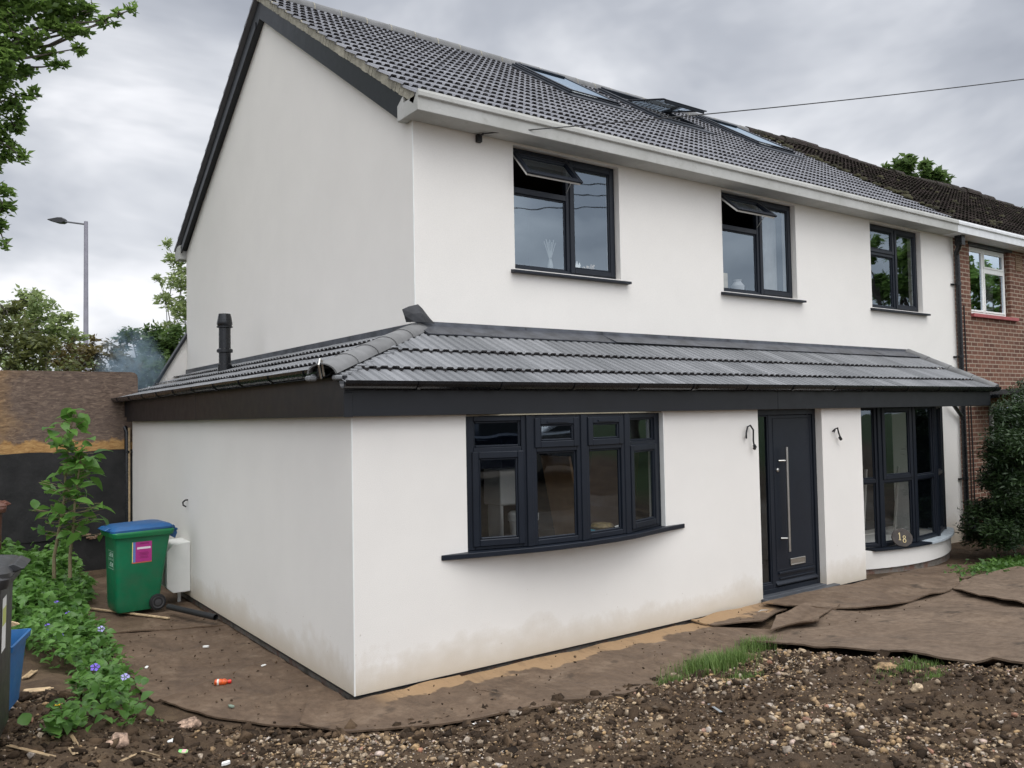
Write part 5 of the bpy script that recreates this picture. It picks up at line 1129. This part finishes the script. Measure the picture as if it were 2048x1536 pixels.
# ------------------------------------------------------------------ vegetation
def leaf_mesh(name, C_, size, tint, mats, par=None, up_bias=.4, asp=.55, fold=.25, droop=0.0, fine=False, **tg):
    """C_: (n,3) leaf bases; each leaf is a folded blade of two triangles pairs"""
    C_ = np.asarray(C_, float); n = len(C_); size = np.broadcast_to(size, n)
    d = rng.standard_normal((n, 3)); d[:, 2] = d[:, 2] * .5 + up_bias * .3 - droop; d /= np.linalg.norm(d, axis=1)[:, None]
    nrm = rng.standard_normal((n, 3)); nrm[:, 2] = np.abs(nrm[:, 2]) + up_bias * 2; nrm -= (nrm * d).sum(1)[:, None] * d; nrm /= np.linalg.norm(nrm, axis=1)[:, None]
    sd_ = np.cross(d, nrm); L_ = size[:, None]; w_ = L_ * asp * .5
    base = C_; tip = C_ + d * L_; l1 = C_ + d * L_ * .38 + sd_ * w_ + nrm * w_ * fold; r1 = C_ + d * L_ * .38 - sd_ * w_ + nrm * w_ * fold
    mid = C_ + d * L_ * .5
    if fine:
        cv = nrm * L_ * -.10; P = lambda u, wv, k: C_ + d * L_ * u + sd_ * w_ * wv + nrm * w_ * fold * abs(wv) + cv * k
        rows = [P(0, 0, 0)]
        for u, wv, k in ((.16, .62, .0), (.40, 1.0, -.4), (.66, .78, .1), (.86, .36, .8)): rows += [P(u, wv, k), P(u, 0, k), P(u, -wv, k)]
        rows.append(P(1, 0, 1.6)); V = np.stack(rows, 1).reshape(-1, 3); k = np.arange(n)[:, None] * 14; T3 = [(0, 2, 1), (0, 3, 2)]
        for r_ in range(3):
            a = 1 + r_ * 3; T3 += [(a, a + 1, a + 4), (a, a + 4, a + 3), (a + 1, a + 2, a + 5), (a + 1, a + 5, a + 4)]
        T3 += [(10, 11, 13), (11, 12, 13)]
        F = np.concatenate([k + np.array([q_]) for q_ in T3], 0); tn_ = np.tile(np.asarray(tint, float), len(T3))
        off = np.array(wloc(par)) if par is not None else V.mean(0) * np.array([1, 1, 0]) + np.array([0, 0, V[:, 2].min()])
        me = mesh_np(name, V - off, F, tn_, mats, smooth=True); o = bpy.data.objects.new(name, me); COL.objects.link(o)
        if par is not None: o.parent = par
        else: o.location = off
        return tag(o, **tg)
    V = np.stack([base, l1, tip, r1, mid], 1).reshape(-1, 3); k = np.arange(n)[:, None] * 5
    F = np.concatenate([k + np.array([[0, 4, 1]]), k + np.array([[1, 4, 2]]), k + np.array([[0, 3, 4]]), k + np.array([[3, 2, 4]])], 0)
    tn_ = np.tile(np.asarray(tint, float), 4)
    off = np.array(wloc(par)) if par is not None else V.mean(0) * np.array([1, 1, 0]) + np.array([0, 0, V[:, 2].min()])
    me = mesh_np(name, V - off, F, tn_, mats); o = bpy.data.objects.new(name, me); COL.objects.link(o)
    if par is not None: o.parent = par
    else: o.location = off
    return tag(o, **tg)
def blob_pts(c, r, n, shell=.55):
    v = rng.standard_normal((n, 3)); v /= np.linalg.norm(v, axis=1)[:, None]; rad = shell + (1 - shell) * rng.random(n) ** .6
    rad = np.where(rng.random(n) < .25, rng.random(n) ** .5, rad)
    return np.array(c) + v * rad[:, None] * np.array(r)
def limb(a, b, r0, r1, wig=.12, n=6, seed=0):
    a, b = Vector(a), Vector(b); L_ = (b - a).length; pts = []
    for i in range(n + 1):
        f = i / n; p = a.lerp(b, f) + Vector((noise.noise(Vector((f * 2.3, seed, 0))), noise.noise(Vector((f * 2.3, seed, 5))), noise.noise(Vector((f * 2.3, seed, 9))))) * wig * L_ * sin(pi * f); pts.append(p)
    return pts, r0, r1
def tree(name, base, blobs, leaf, lsize, dens, label, cat, group=None, trunk=.25, lo=(0, 1), asp=.55, twigs=True, par_branch=None, up=.3, seed=0, lim=.35, cl=38):
    """blobs: (centre, radius vector). trunk + a limb to every blob, leaves round every blob"""
    root = empty(name, base, 0, label, cat, group); tb = MB(); base = Vector(base)
    cz = sum(b[0][2] for b in blobs) / len(blobs); cc = Vector((sum(b[0][0] for b in blobs) / len(blobs), sum(b[0][1] for b in blobs) / len(blobs), cz))
    fork = base.lerp(cc, .45) if par_branch is None else Vector(par_branch)
    pts, a, b = limb(base, fork, trunk, trunk * .7, .05, 6, seed); tb.tube(pts, a, 10, r2=b)
    for i, (c, r) in enumerate(blobs):
        pts, a, b = limb(fork, c, trunk * lim, .008, .14, 8, seed + i * 1.7); tb.tube(pts, a, 6, r2=b)
        if twigs:
            for j in range(4):
                q_ = Vector(c) + Vector((random.uniform(-1, 1) * r[0], random.uniform(-1, 1) * r[1], random.uniform(-.8, .9) * r[2])) * .8
                pts2, _, _ = limb(c, q_, .02, .006, .2, 4, i + j); tb.tube(pts2, .014, 5, r2=.004)
    tb.build('trunk', M['bark'], root, smooth=True, flip=False)
    P_, T_ = [], []
    for i, (c, r) in enumerate(blobs):
        n = int(dens * (r[0] * r[1] + r[1] * r[2] + r[0] * r[2])); ns = max(3, int(5 * max(r) ** .5))
        # split into sub-clumps for gaps and an uneven outline
        sub = blob_pts(c, np.array(r) * .8, max(4, int(n / cl)), .5)
        for s_ in sub:
            k_ = max(4, n // len(sub)); rr_ = np.array(r) * rng.uniform(.26, .5); P_.append(blob_pts(s_, rr_, k_, .05)); T_.append(np.clip(rng.normal(rng.uniform(*lo), .16, k_), 0, 1))
    P_ = np.concatenate(P_); T_ = np.concatenate(T_)
    leaf_mesh('crown', P_, lsize * rng.uniform(.6, 1.3, len(P_)), T_, [leaf], root, asp=asp, up_bias=up)
    return root
LF = dict(
    oak=mat_leaf('oak_leaf', (.028, .066, .016), (.19, .29, .07), .52),
    laurel=mat_leaf('laurel_leaf', (.026, .040, .012), (.20, .22, .07), .3, .5),
    rust=mat_leaf('bronze_leaf', (.055, .040, .014), (.21, .17, .06), .25),
    dark=mat_leaf('dark_tree_leaf', (.024, .055, .014), (.11, .17, .05), .4),
    light=mat_leaf('pale_spring_leaf', (.13, .19, .07), (.36, .42, .19), .5),
    yew=mat_leaf('yew_needle', (.008, .020, .007), (.048, .085, .028), .15),
    weed=mat_leaf('weed_leaf', (.03, .08, .014), (.11, .21, .045), .35),
    vinca=mat_leaf('ground_cover_leaf', (.028, .085, .014), (.14, .28, .06), .35, .45),
    sap=mat_leaf('sapling_leaf', (.035, .10, .018), (.15, .30, .06), .42, .4),
    grass=mat_leaf('grass_blade', (.05, .10, .02), (.17, .25, .07), .3))
def bl(px, py, d, rpx, rz=None, ry=None):
    r = rpx / FPX * d; rz = r if rz is None else rz / FPX * d; return (tuple(at(px, py, d)), (r, (ry or r), rz))
# large tree reaching in from the left
d0_ = 13
B = [bl(*q) for q in ((30, 25, d0_, 55), (95, 12, d0_, 45), (150, 30, 13.2, 34), (118, 62, 13, 30), (185, 22, 13.1, 26), (212, 45, 13, 17, 14), (262, 20, 13, 12, 14), (238, 28, 13, 12, 8), (165, 58, 13, 22, 16), (150, 98, 13, 17, 15), (120, 130, 13, 20, 16), (95, 110, 13, 22, 14), (35, 80, 12.8, 34), (75, 80, 12.8, 24, 20), (15, 130, 12.7, 38), (50, 155, 13, 22), (68, 195, 13, 16, 18), (18, 195, 12.8, 34), (25, 245, 13, 28), (8, 290, 13, 30), (45, 315, 13, 15, 14), (-15, 330, 13, 20), (5, 385, 12.9, 16, 16), (10, 415, 12.9, 22, 20), (2, 460, 12.9, 20, 22), (10, 490, 12.9, 10, 14),
    (-60, -20, 13, 90), (-60, 120, 12.6, 90), (-70, 260, 12.8, 80), (-60, 420, 13, 60), (40, -70, 13, 80), (140, -60, 13, 60), (-220, 40, 12, 160), (-260, 300, 12, 150))]
tree('oak_tree', (at(-330, 900, 13).x, at(-330, 900, 13).y, .1), [(c, tuple(v * 1.04 for v in r)) for c, r in B], LF['oak'], .115, 1350, 'dark leafy tree reaching into the sky at the top left corner', 'tree', None, .32, (.15, .75), par_branch=at(-160, 160, 13), seed=3, lim=.13, cl=26)
# shrubs behind the fence
def pb(*q): return [bl(*x) for x in q]
tree('laurel_bush', (-3.4, 11.6, .2), pb((10, 620, 14, 36), (-30, 680, 13.6, 80), (45, 665, 14.2, 46), (30, 720, 13.8, 60), (90, 715, 14.2, 45), (-80, 640, 13.6, 60), (110, 760, 14, 60), (10, 800, 14, 70)), LF['laurel'], .13, 650, 'olive green laurel bush rising behind the fence at the far left', 'bush', 'bushes behind the board fence', .12, (.1, .8), asp=.4)
tree('hawthorn_tree', (-1.2, 16.5, .2), pb((75, 625, 18, 45), (120, 655, 18, 40, 36), (45, 600, 18, 30, 24), (150, 680, 18, 30, 24), (90, 680, 18, 50), (20, 640, 18, 40), (160, 730, 18, 40), (60, 740, 18, 70)), LF['light'], .12, 1000, 'rounded yellow green tree just left of the lamp post', 'tree', 'trees beyond the fence', .15, (0, .55))
tree('bronze_hedge', (.6, 14.4, .2), pb((150, 715, 16, 42, 34), (205, 715, 16, 34, 30), (245, 728, 16, 30, 26), (110, 725, 15.6, 34, 30), (180, 750, 16, 50, 30), (235, 770, 16.4, 40), (255, 735, 17, 26), (230, 705, 17, 22, 18), (270, 725, 17.5, 24, 20), (175, 690, 16.5, 26, 20), (215, 690, 17, 18, 12)), LF['rust'], .11, 900, 'bronze tipped hedge behind the fence under the lamp post', 'hedge', None, .1, (0, 1), asp=.45)
tree('ash_tree', (3.2, 22.0, .2), pb((290, 690, 24, 40, 44), (330, 700, 24, 44, 50), (355, 680, 24, 40, 36), (265, 680, 24, 28, 26), (310, 745, 23.5, 60, 36), (350, 750, 23.5, 50), (270, 765, 24, 40), (240, 690, 24, 16, 16)), LF['dark'], .16, 800, 'dark green tree close behind the smoke', 'tree', 'trees beyond the fence', .2, (.1, .8))
tree('cherry_tree', (5.5, 24.0, .2), pb((345, 520, 25, 22, 18), (362, 560, 25, 36, 28), (330, 600, 25, 22, 20), (365, 620, 25, 36, 30), (340, 655, 25, 26, 16), (335, 490, 25, 12, 12), (375, 510, 25, 20), (318, 560, 25, 12, 10), (400, 590, 25, 30), (400, 530, 25, 30)), LF['light'], .16, 800, 'airy pale green tree against the sky beside the gable wall', 'tree', 'trees beyond the fence', .16, (.2, .9), asp=.4, lim=.15, cl=14)
tree('poplar_tree', (52, 22, 0), pb((1808, 330, 60, 20, 30), (1815, 365, 60, 24, 24), (1790, 372, 60, 10), (1855, 345, 60, 18, 26), (1875, 362, 60, 22, 28), (1895, 395, 60, 18, 18), (1860, 390, 60, 30, 20), (1768, 335, 60, 7, 6), (1840, 420, 60, 60, 25), (1905, 402, 60, 8, 12)), LF['dark'], .5, 230, 'dark green treetops showing above the mossy roof ridge', 'tree', 'trees beyond the roofs', .5, (.3, 1), lim=.2, cl=30)
tree('sycamore_tree', (60, 14, 0), pb((2030, 440, 60, 16, 9), (2045, 432, 60, 10, 14), (2060, 445, 60, 20, 16), (2040, 460, 60, 30, 12)), LF['dark'], .45, 250, 'small dark treetop above the roof at the right edge', 'tree', 'trees beyond the roofs', .4, (.3, 1))
# trees across the street: seen mirrored in the right-hand upstairs windows
rr = random.Random(5)
def far_tree(x, y, hgt, rad, lb, n=26):
    B_ = []
    for i in range(n): a = rr.uniform(0, 6.28); q_ = rr.random() ** .6 * rad; z = hgt * rr.uniform(.32, .95); B_.append(((x + cos(a) * q_ * (1.15 - z / hgt * .5), y + sin(a) * q_ * (1.15 - z / hgt * .5), z), (rad * .32,) * 3))
    tree('street_tree', (x, y, .6), B_, LF['oak'], .26, 330, lb, 'tree', 'trees across the street', .35, (.1, .8))
far_tree(25.0, -6.2, 9.6, 2.1, 'broad tree across the street, mirrored in the window by the downpipe'); far_tree(31, -6.5, 8.2, 1.7, 'smaller tree across the street, mirrored in the brick house window')
# yew hedge at the right
B_ = []; rr = random.Random(8)
for i in range(34):
    a = rr.uniform(0, 6.28); z = rr.uniform(.25, 2.25); q_ = sqrt(rr.random()) * (1.15 - .22 * z) ; B_.append(((11.55 + cos(a) * q_ * 1.1, -.45 + sin(a) * q_ * .75, z), (.42, .42, .34)))
B_ += [((12.9, -.9, z), (.6, .6, .5)) for z in (.4, 1.2, 2.0, 2.5)] + [((12.2, -.2, 2.45), (.4, .4, .35))]
tree('yew_hedge', (11.7, -.5, -.15), B_, LF['yew'], .085, 3300, 'dense dark yew hedge at the right edge by the bay window', 'hedge', None, .12, (0, .75), asp=.30, twigs=False)
# low green weeds in front of the yew
P_ = [(x, y, h0(x, y) + .03 + .10 * rr.random()) for x, y in ((rr.gauss(10.1, .55), rr.gauss(-.75, .18)) for _ in range(2600))]
leaf_mesh('weeds', P_, rng.uniform(.05, .10, len(P_)), rng.random(len(P_)), [LF['weed']], None, .7, label='low bright green weeds in front of the yew hedge', cat='weeds', kind='stuff')
# ground cover bed on the left
P_, T_, Sz = [], [], []
rr = random.Random(17)
def bed_r(y): return -1.28 + .10 * noise.noise(Vector((y * 1.3, 2, 0))) - .35 * sst(2.2, .9, y) + .10 * exp(-((y - .75) / .32) ** 2) + .32 * sst(5.2, 6.2, y)
while len(P_) < 8200:
    y = rr.uniform(.35, 8.2); x = rr.uniform(-3.2, -1.0); 
    if x > bed_r(y) or (y < 3.4 and x < -1.98 + .25 * noise.noise(Vector((y * 2, 4, 0))) - (y - 1.3) * .42 * (y > 1.3) + .1): continue
    cl = noise.noise(Vector((x * 2.6, y * 2.6, 1.5)))
    if cl < -.28 and y < 3: continue
    hh = (.12 + .20 * max(0, cl + .3)) * (1 + 1.0 * sst(2, 6, y)) * min(1, (bed_r(y) - x) / .15 + .5)
    P_.append((x, y, h(x, y) + hh * rr.random() ** .6)); T_.append(min(1, max(0, rr.gauss(.5 + .25 * cl, .2)))); Sz.append(rr.uniform(.06, .11) * (1 + .5 * sst(2, 6, y)))
bed = leaf_mesh('ground_cover', P_, np.array(Sz), np.array(T_), [LF['vinca']], None, .9, .62, fine=True, label='low leafy ground cover with purple flowers along the left bed', cat='ground cover', kind='stuff')
sm = MB(); 
for i in range(200):
    p_ = P_[rr.randrange(len(P_))]; g_ = (p_[0] + rr.uniform(-.05, .05), p_[1] + rr.uniform(-.05, .05), h(p_[0], p_[1])); sm.tube([g_, p_], .003, 4)
so_ = sm.build('stem', LF['weed'], bed, flip=False)
FLM = simple('periwinkle_petal', (.16, .10, .50), .6, var=.1); FLC = simple('periwinkle_petal_pale', (.36, .33, .62), .6)
for i, (px, py, pale) in enumerate(((113, 1218, 0), (137, 1240, 0), (95, 1267, 0), (118, 1286, 0), (202, 1270, 1), (190, 1350, 0), (250, 1370, 1))):
    p_ = ground_at(px, py, .17 if py < 1300 else .13); f_ = MB(); vd_ = (Vector(CAM) - p_).normalized(); ax = (vd_ + Vector((0, 0, .8))).normalized()
    f_.M = T(p_ + Vector((0, 0, .06))) @ ax.to_track_quat('Z', 'Y').to_matrix().to_4x4() @ Matrix.Scale(1.5, 4)
    for k_ in range(5): a = 2 * pi * k_ / 5; c_, s_ = cos(a), sin(a); q_ = lambda u, v, z: (u * c_ - v * s_, u * s_ + v * c_, z); f_.add([q_(.004, 0, .004), q_(.018, -.010, .006), q_(.026, .0, .002), q_(.020, .012, .007)], [(0, 1, 2, 3)])
    f_.tube([(0, 0, -.05), (0, 0, .004)], .002, 5); f_.build('flower', FLC if pale else FLM, bed, flip=False)
f_ = MB(); p_ = ground_at(115, 1410, .06); f_.M = T(p_); [f_.prism([(0, 0), (.018 * cos(a), .018 * sin(a)), (.018 * cos(a + .5), .018 * sin(a + .5))], 0, .004, 'z') for a in np.arange(0, 6.2, .62)]; f_.build('dandelion_flower', simple('yellow_petal', (.75, .50, .01), .6), label='tiny yellow flower low in the leaves at the left', cat='flower', flip=False)
# front clump of big round leaves
P_ = []; T_ = []
for cx_, cy_, n in ((235, 1400, 55), (255, 1430, 24), (205, 1360, 34), (150, 1440, 46), (180, 1420, 30), (110, 1450, 16)):
    c_ = ground_at(cx_, cy_, .06)
    for i in range(n): P_.append((c_.x + rr.gauss(0, .09), c_.y + rr.gauss(0, .09), c_.z + rr.uniform(-.05, .10))); T_.append(rr.uniform(.2, .8))
leaf_mesh('broadleaf_plant', P_, rng.uniform(.06, .11, len(P_)), np.array(T_), [LF['vinca']], None, .9, .85, fine=True, label='clump of larger heart shaped leaves at the front of the left bed', cat='plant', kind='stuff')
# sapling
sp0 = Vector((-1.46, 5.42, .34)); sa = empty('sapling', sp0, 0, 'young broad leaved sapling with two thin stems before the dark fence', 'sapling'); tb = MB(); P_, T_ = [], []
dS = 10.4
for (bx_, by_), path in (((108, 1115), ((118, 1060), (128, 1000), (132, 930), (140, 865), (148, 828))), ((140, 1110), ((146, 1060), (150, 1000), (158, 940), (165, 900)))):
    pts = [at(bx_, by_ + 45, dS)] + [at(x, y, dS) for x, y in ((bx_, by_),) + path]; tb.tube(pts, .024, 7, r2=.006)
    for i in range(84):
        f = rr.uniform(.28, 1.0) ; k_ = f * (len(pts) - 1); i0 = min(int(k_), len(pts) - 2); p_ = pts[i0].lerp(pts[i0 + 1], k_ - i0); a = rr.uniform(0, 6.28); L_ = rr.uniform(.04, .30) * (1.15 - .75 * max(0, f - .55) / .45)
        q_ = p_ + Vector((cos(a) * L_, sin(a) * L_, rr.uniform(-.02, .10))); tb.tube([p_, q_], .004, 4)
        for _ in range(1): P_.append(tuple(q_)); T_.append(rr.uniform(.1, 1))
tb.build('stem', simple('pale_stem', (.20, .16, .09), .8), sa, flip=False); leaf_mesh('leaf', P_, rng.uniform(.14, .26, len(P_)), np.array(T_), [LF['sap']], sa, .8, .60, .2, .3, fine=True, kind='stuff')
# grass tufts
def grass(cx_, cy_, nb_l, rx, ry, hh, lb):
    P0 = ground_at(cx_, cy_); V, F, tt = [], [], []
    for i in range(nb_l):
        x = P0.x + rr.gauss(0, rx); y = P0.y + rr.gauss(0, ry); z = h(x, y) if hsoil(x, y) > .3 else h(x, y) + .03; a = rr.uniform(0, 6.28); L_ = hh * rr.uniform(.4, 1.15); le = rr.uniform(.1, .7) * L_; w_ = .0022
        dx, dy = cos(a), sin(a); b_ = len(V)
        V += [(x - dy * w_, y + dx * w_, z), (x + dy * w_, y - dx * w_, z), (x + dx * le * .3 - dy * w_, y + dy * le * .3 + dx * w_, z + L_ * .6), (x + dx * le * .3 + dy * w_, y + dy * le * .3 - dx * w_, z + L_ * .6), (x + dx * le, y + dy * le, z + L_)]
        F += [(b_, b_ + 1, b_ + 3), (b_, b_ + 3, b_ + 2), (b_ + 2, b_ + 3, b_ + 4)]; tt += [rr.random()] * 3
    V = np.array(V); off = np.array(P0); me = mesh_np('grass_tuft', V - off, np.array(F), np.array(tt), [LF['grass']]); o = bpy.data.objects.new('grass_tuft', me); COL.objects.link(o); o.location = P0; tag(o, lb, 'grass', 'grass tufts on the soil', 'stuff')
grass(1435, 1335, 2300, .18, .12, .14, 'largest bright green grass tuft on the soil ridge'); grass(1512, 1298, 900, .10, .07, .13, 'grass tuft beside the dark stone'); grass(1575, 1286, 260, .16, .03, .05, 'thin line of grass along the sheet edge')
grass(1345, 1362, 220, .07, .05, .08, 'small grass tuft at the left of the buff stone'); grass(1825, 1333, 500, .22, .06, .05, 'low grass patch under the edge of the big sheet'); grass(1860, 1355, 200, .1, .05, .04, 'faint grass below the low patch at right')
grass(1490, 1355, 200, .1, .06, .06, 'sparse grass right of the largest tuft')
# street lamp and far post
lb_ = at(172, 690, 34); tp_ = at(172, 443, 34); sl_ = empty('street_lamp', (tp_.x, tp_.y, .2), 0, 'tall grey street lamp beyond the bushes at the left', 'street lamp'); m_ = MB(); m_.tube([(tp_.x, tp_.y, .2), (tp_.x, tp_.y, tp_.z)], .12, 12, r2=.075); m_.build('lamp_post', simple('grey_post', (.26, .25, .29), .6), sl_, smooth=True)
m_ = MB(); q_ = at(128, 443, 34.2); m_.tube([tp_ - Vector((0, 0, .12)), q_], .035, 8); m_.build('arm', simple('grey_arm', (.12, .12, .13), .6), sl_)
m_ = MB(); a, b_ = at(131, 442, 34.2), at(98, 441, 34.2); dd = (b_ - a); m_.M = T(a) @ dd.to_track_quat('X', 'Z').to_matrix().to_4x4(); Ln = dd.length
m_.prism([(0, -.06), (.10, -.11), (Ln * .45, -.10), (Ln, .0), (Ln, .03), (Ln * .4, .12), (.08, .12), (0, .05)], -.15, .15, 'y'); m_.build('lamp_head', simple('lamp_housing', (.03, .03, .032), .5), sl_, bevel=.02)
a, b_ = at(250, 800, 30), at(250, 655, 30); m_ = MB(); m_.tube([(b_.x, b_.y, .2), (b_.x, b_.y, b_.z)], .05, 8); m_.tube([b_ - Vector((.25, 0, .35)), b_ - Vector((-.25, 0, .35))], .02, 6); m_.build('signal_post', simple('pale_post', (.45, .47, .5), .6), label='thin pale post in the smoke beyond the fence', cat='post')
# smoke
sc_ = at(262, 750, 15.6)
bm_ = bmesh.new(); bmesh.ops.create_icosphere(bm_, subdivisions=3, radius=1); me = bpy.data.meshes.new('smoke')
for v_ in bm_.verts: v_.co = Vector((v_.co.x * .85, v_.co.y * .45, v_.co.z * .85))
bm_.to_mesh(me); bm_.free(); sk = bpy.data.objects.new('smoke', me); COL.objects.link(sk); sk.location = sc_ + Vector((0, 0, .12)); tag(sk, 'thin blue smoke drifting up behind the fence', 'smoke', None, 'stuff')
t = MT('smoke'); v = t.coord(); ln = t.n('ShaderNodeVectorMath', operation='LENGTH'); mp2 = t.n('ShaderNodeMapping'); mp2.inputs['Scale'].default_value = (1.5, 2.4, 1.05); mp2.inputs['Location'].default_value = (0, 0, .1); t.l(v, mp2.inputs[0]); t.l(mp2.outputs[0], ln.inputs[0])
fall = t.math('MAXIMUM', t.math('SUBTRACT', 1.0, ln.outputs['Value']), 0); nz = t.ramp(t.noise(v, 2.6, 4, .55, .6), (.38, (0, 0, 0)), (.62, (1, 1, 1)))
pv = t.n('ShaderNodeVolumePrincipled'); pv.inputs['Color'].default_value = (.62, .84, 1, 1); pv.inputs['Anisotropy'].default_value = 0; t.l(t.math('MULTIPLY', t.math('MULTIPLY', fall, nz), 7.0), pv.inputs['Density']); t.l(pv.outputs[0], t.out.inputs['Volume']); me.materials.append(t.m)

# ------------------------------------------------------------------ parked cars behind the camera (mirrored in the ground floor panes)
def car(loc, rz, paint, label):
    r = empty('parked_car', loc, rz, label, 'car', 'cars parked on the road')
    def P(name, mb, mat, par=None, **k):
        o = mb.build(name, mat, None, origin=(0, 0, 0), **k); o.parent = par or r; return o
    b_ = MB(); prof = [(-2.1, .34), (-2.14, .60), (-2.02, .80), (-1.2, .96), (1.55, 1.0), (2.02, .95), (2.10, .70), (2.06, .34), (1.70, .30), (1.66, .52), (1.45, .66), (1.20, .66), (1.0, .52), (.96, .22), (-.96, .22), (-1.0, .52), (-1.20, .66), (-1.45, .66), (-1.66, .52), (-1.70, .30)]
    b_.prism(prof, -.87, .87, 'y'); body = P('car_body', b_, paint, bevel=.05, smooth=True)
    lo = [(-1.15, .955), (1.85, .99)]; b_ = MB()
    rings = [[(-1.20, -.80, .95), (1.95, -.80, .97), (1.95, .80, .97), (-1.20, .80, .95)], [(-.45, -.66, 1.40), (1.45, -.66, 1.42), (1.45, .66, 1.42), (-.45, .66, 1.40)], [(-.15, -.56, 1.46), (1.25, -.56, 1.47), (1.25, .56, 1.47), (-.15, .56, 1.46)]]
    loft(b_, rings); P('cabin', b_, paint, bevel=.03, smooth=True)
    gm = simple('tinted_glass', (.01, .012, .014), .05, var=0, bump=0)
    for s_ in (-1, 1):
        for x0, x1, x2, x3 in ((-.98, -.02, -.02, -.42), (.06, .98, .98, .06), (1.06, 1.75, 1.36, 1.06)):
            f = lambda x, z: (x, s_ * (.812 - (z - .96) * .31), z); b_ = MB(); b_.add([f(x0, 1.0), f(x1, 1.0), f(x2, 1.36), f(x3, 1.36)], [(0, 1, 2, 3)]); P('side_window', b_, gm)
        for x in (.0, 1.0): b_ = MB(); b_.box(x + .0, x + .2, s_ * .895 - .015, s_ * .895 + .015, .86, .885); P('door_handle', b_, paint, bevel=.008)
        b_ = MB(); b_.tube([(-.3, s_ * .6, 1.47), (-.2, s_ * .6, 1.52), (1.2, s_ * .6, 1.53), (1.35, s_ * .6, 1.47)], .016, 6); P('roof_rail', b_, M['steel'])
        for x in (-1.33, 1.33):
            b_ = MB(); b_.M = T((x, s_ * .78, .32)) @ Matrix.Rotation(RD(90), 4, 'X'); b_.lathe([(.24, -.09), (.31, -.085), (.32, 0), (.31, .085), (.24, .09)], n=24); wh = P('wheel', b_, M['rubber'], smooth=True)
            b_ = MB(); b_.M = T((x, s_ * .78, .32)) @ Matrix.Rotation(RD(90), 4, 'X'); b_.lathe([(.21, -.10), (.22, .10), (.06, .095), (.03, .1)], n=18); P('rim', b_, M['steel'], wh)
        b_ = MB(); b_.box(-2.08, -1.92, s_ * .68 - .13, s_ * .68 + .13, .66, .80); P('headlight', b_, M['glass'])
car((1.4, -9.6, h0(1.4, -9.6)), 0, simple('dark_blue_paint', (.012, .022, .05), .18, .3, var=.02, bump=0, coat=1), 'dark blue estate car with roof rails, mirrored in the bow window')
car((7.6, -9.3, h0(7.6, -9.3)), 0, simple('silver_paint', (.30, .31, .33), .25, .5, var=.02, bump=0, coat=1), 'silver car parked on the road, mirrored in the middle of the bow window')
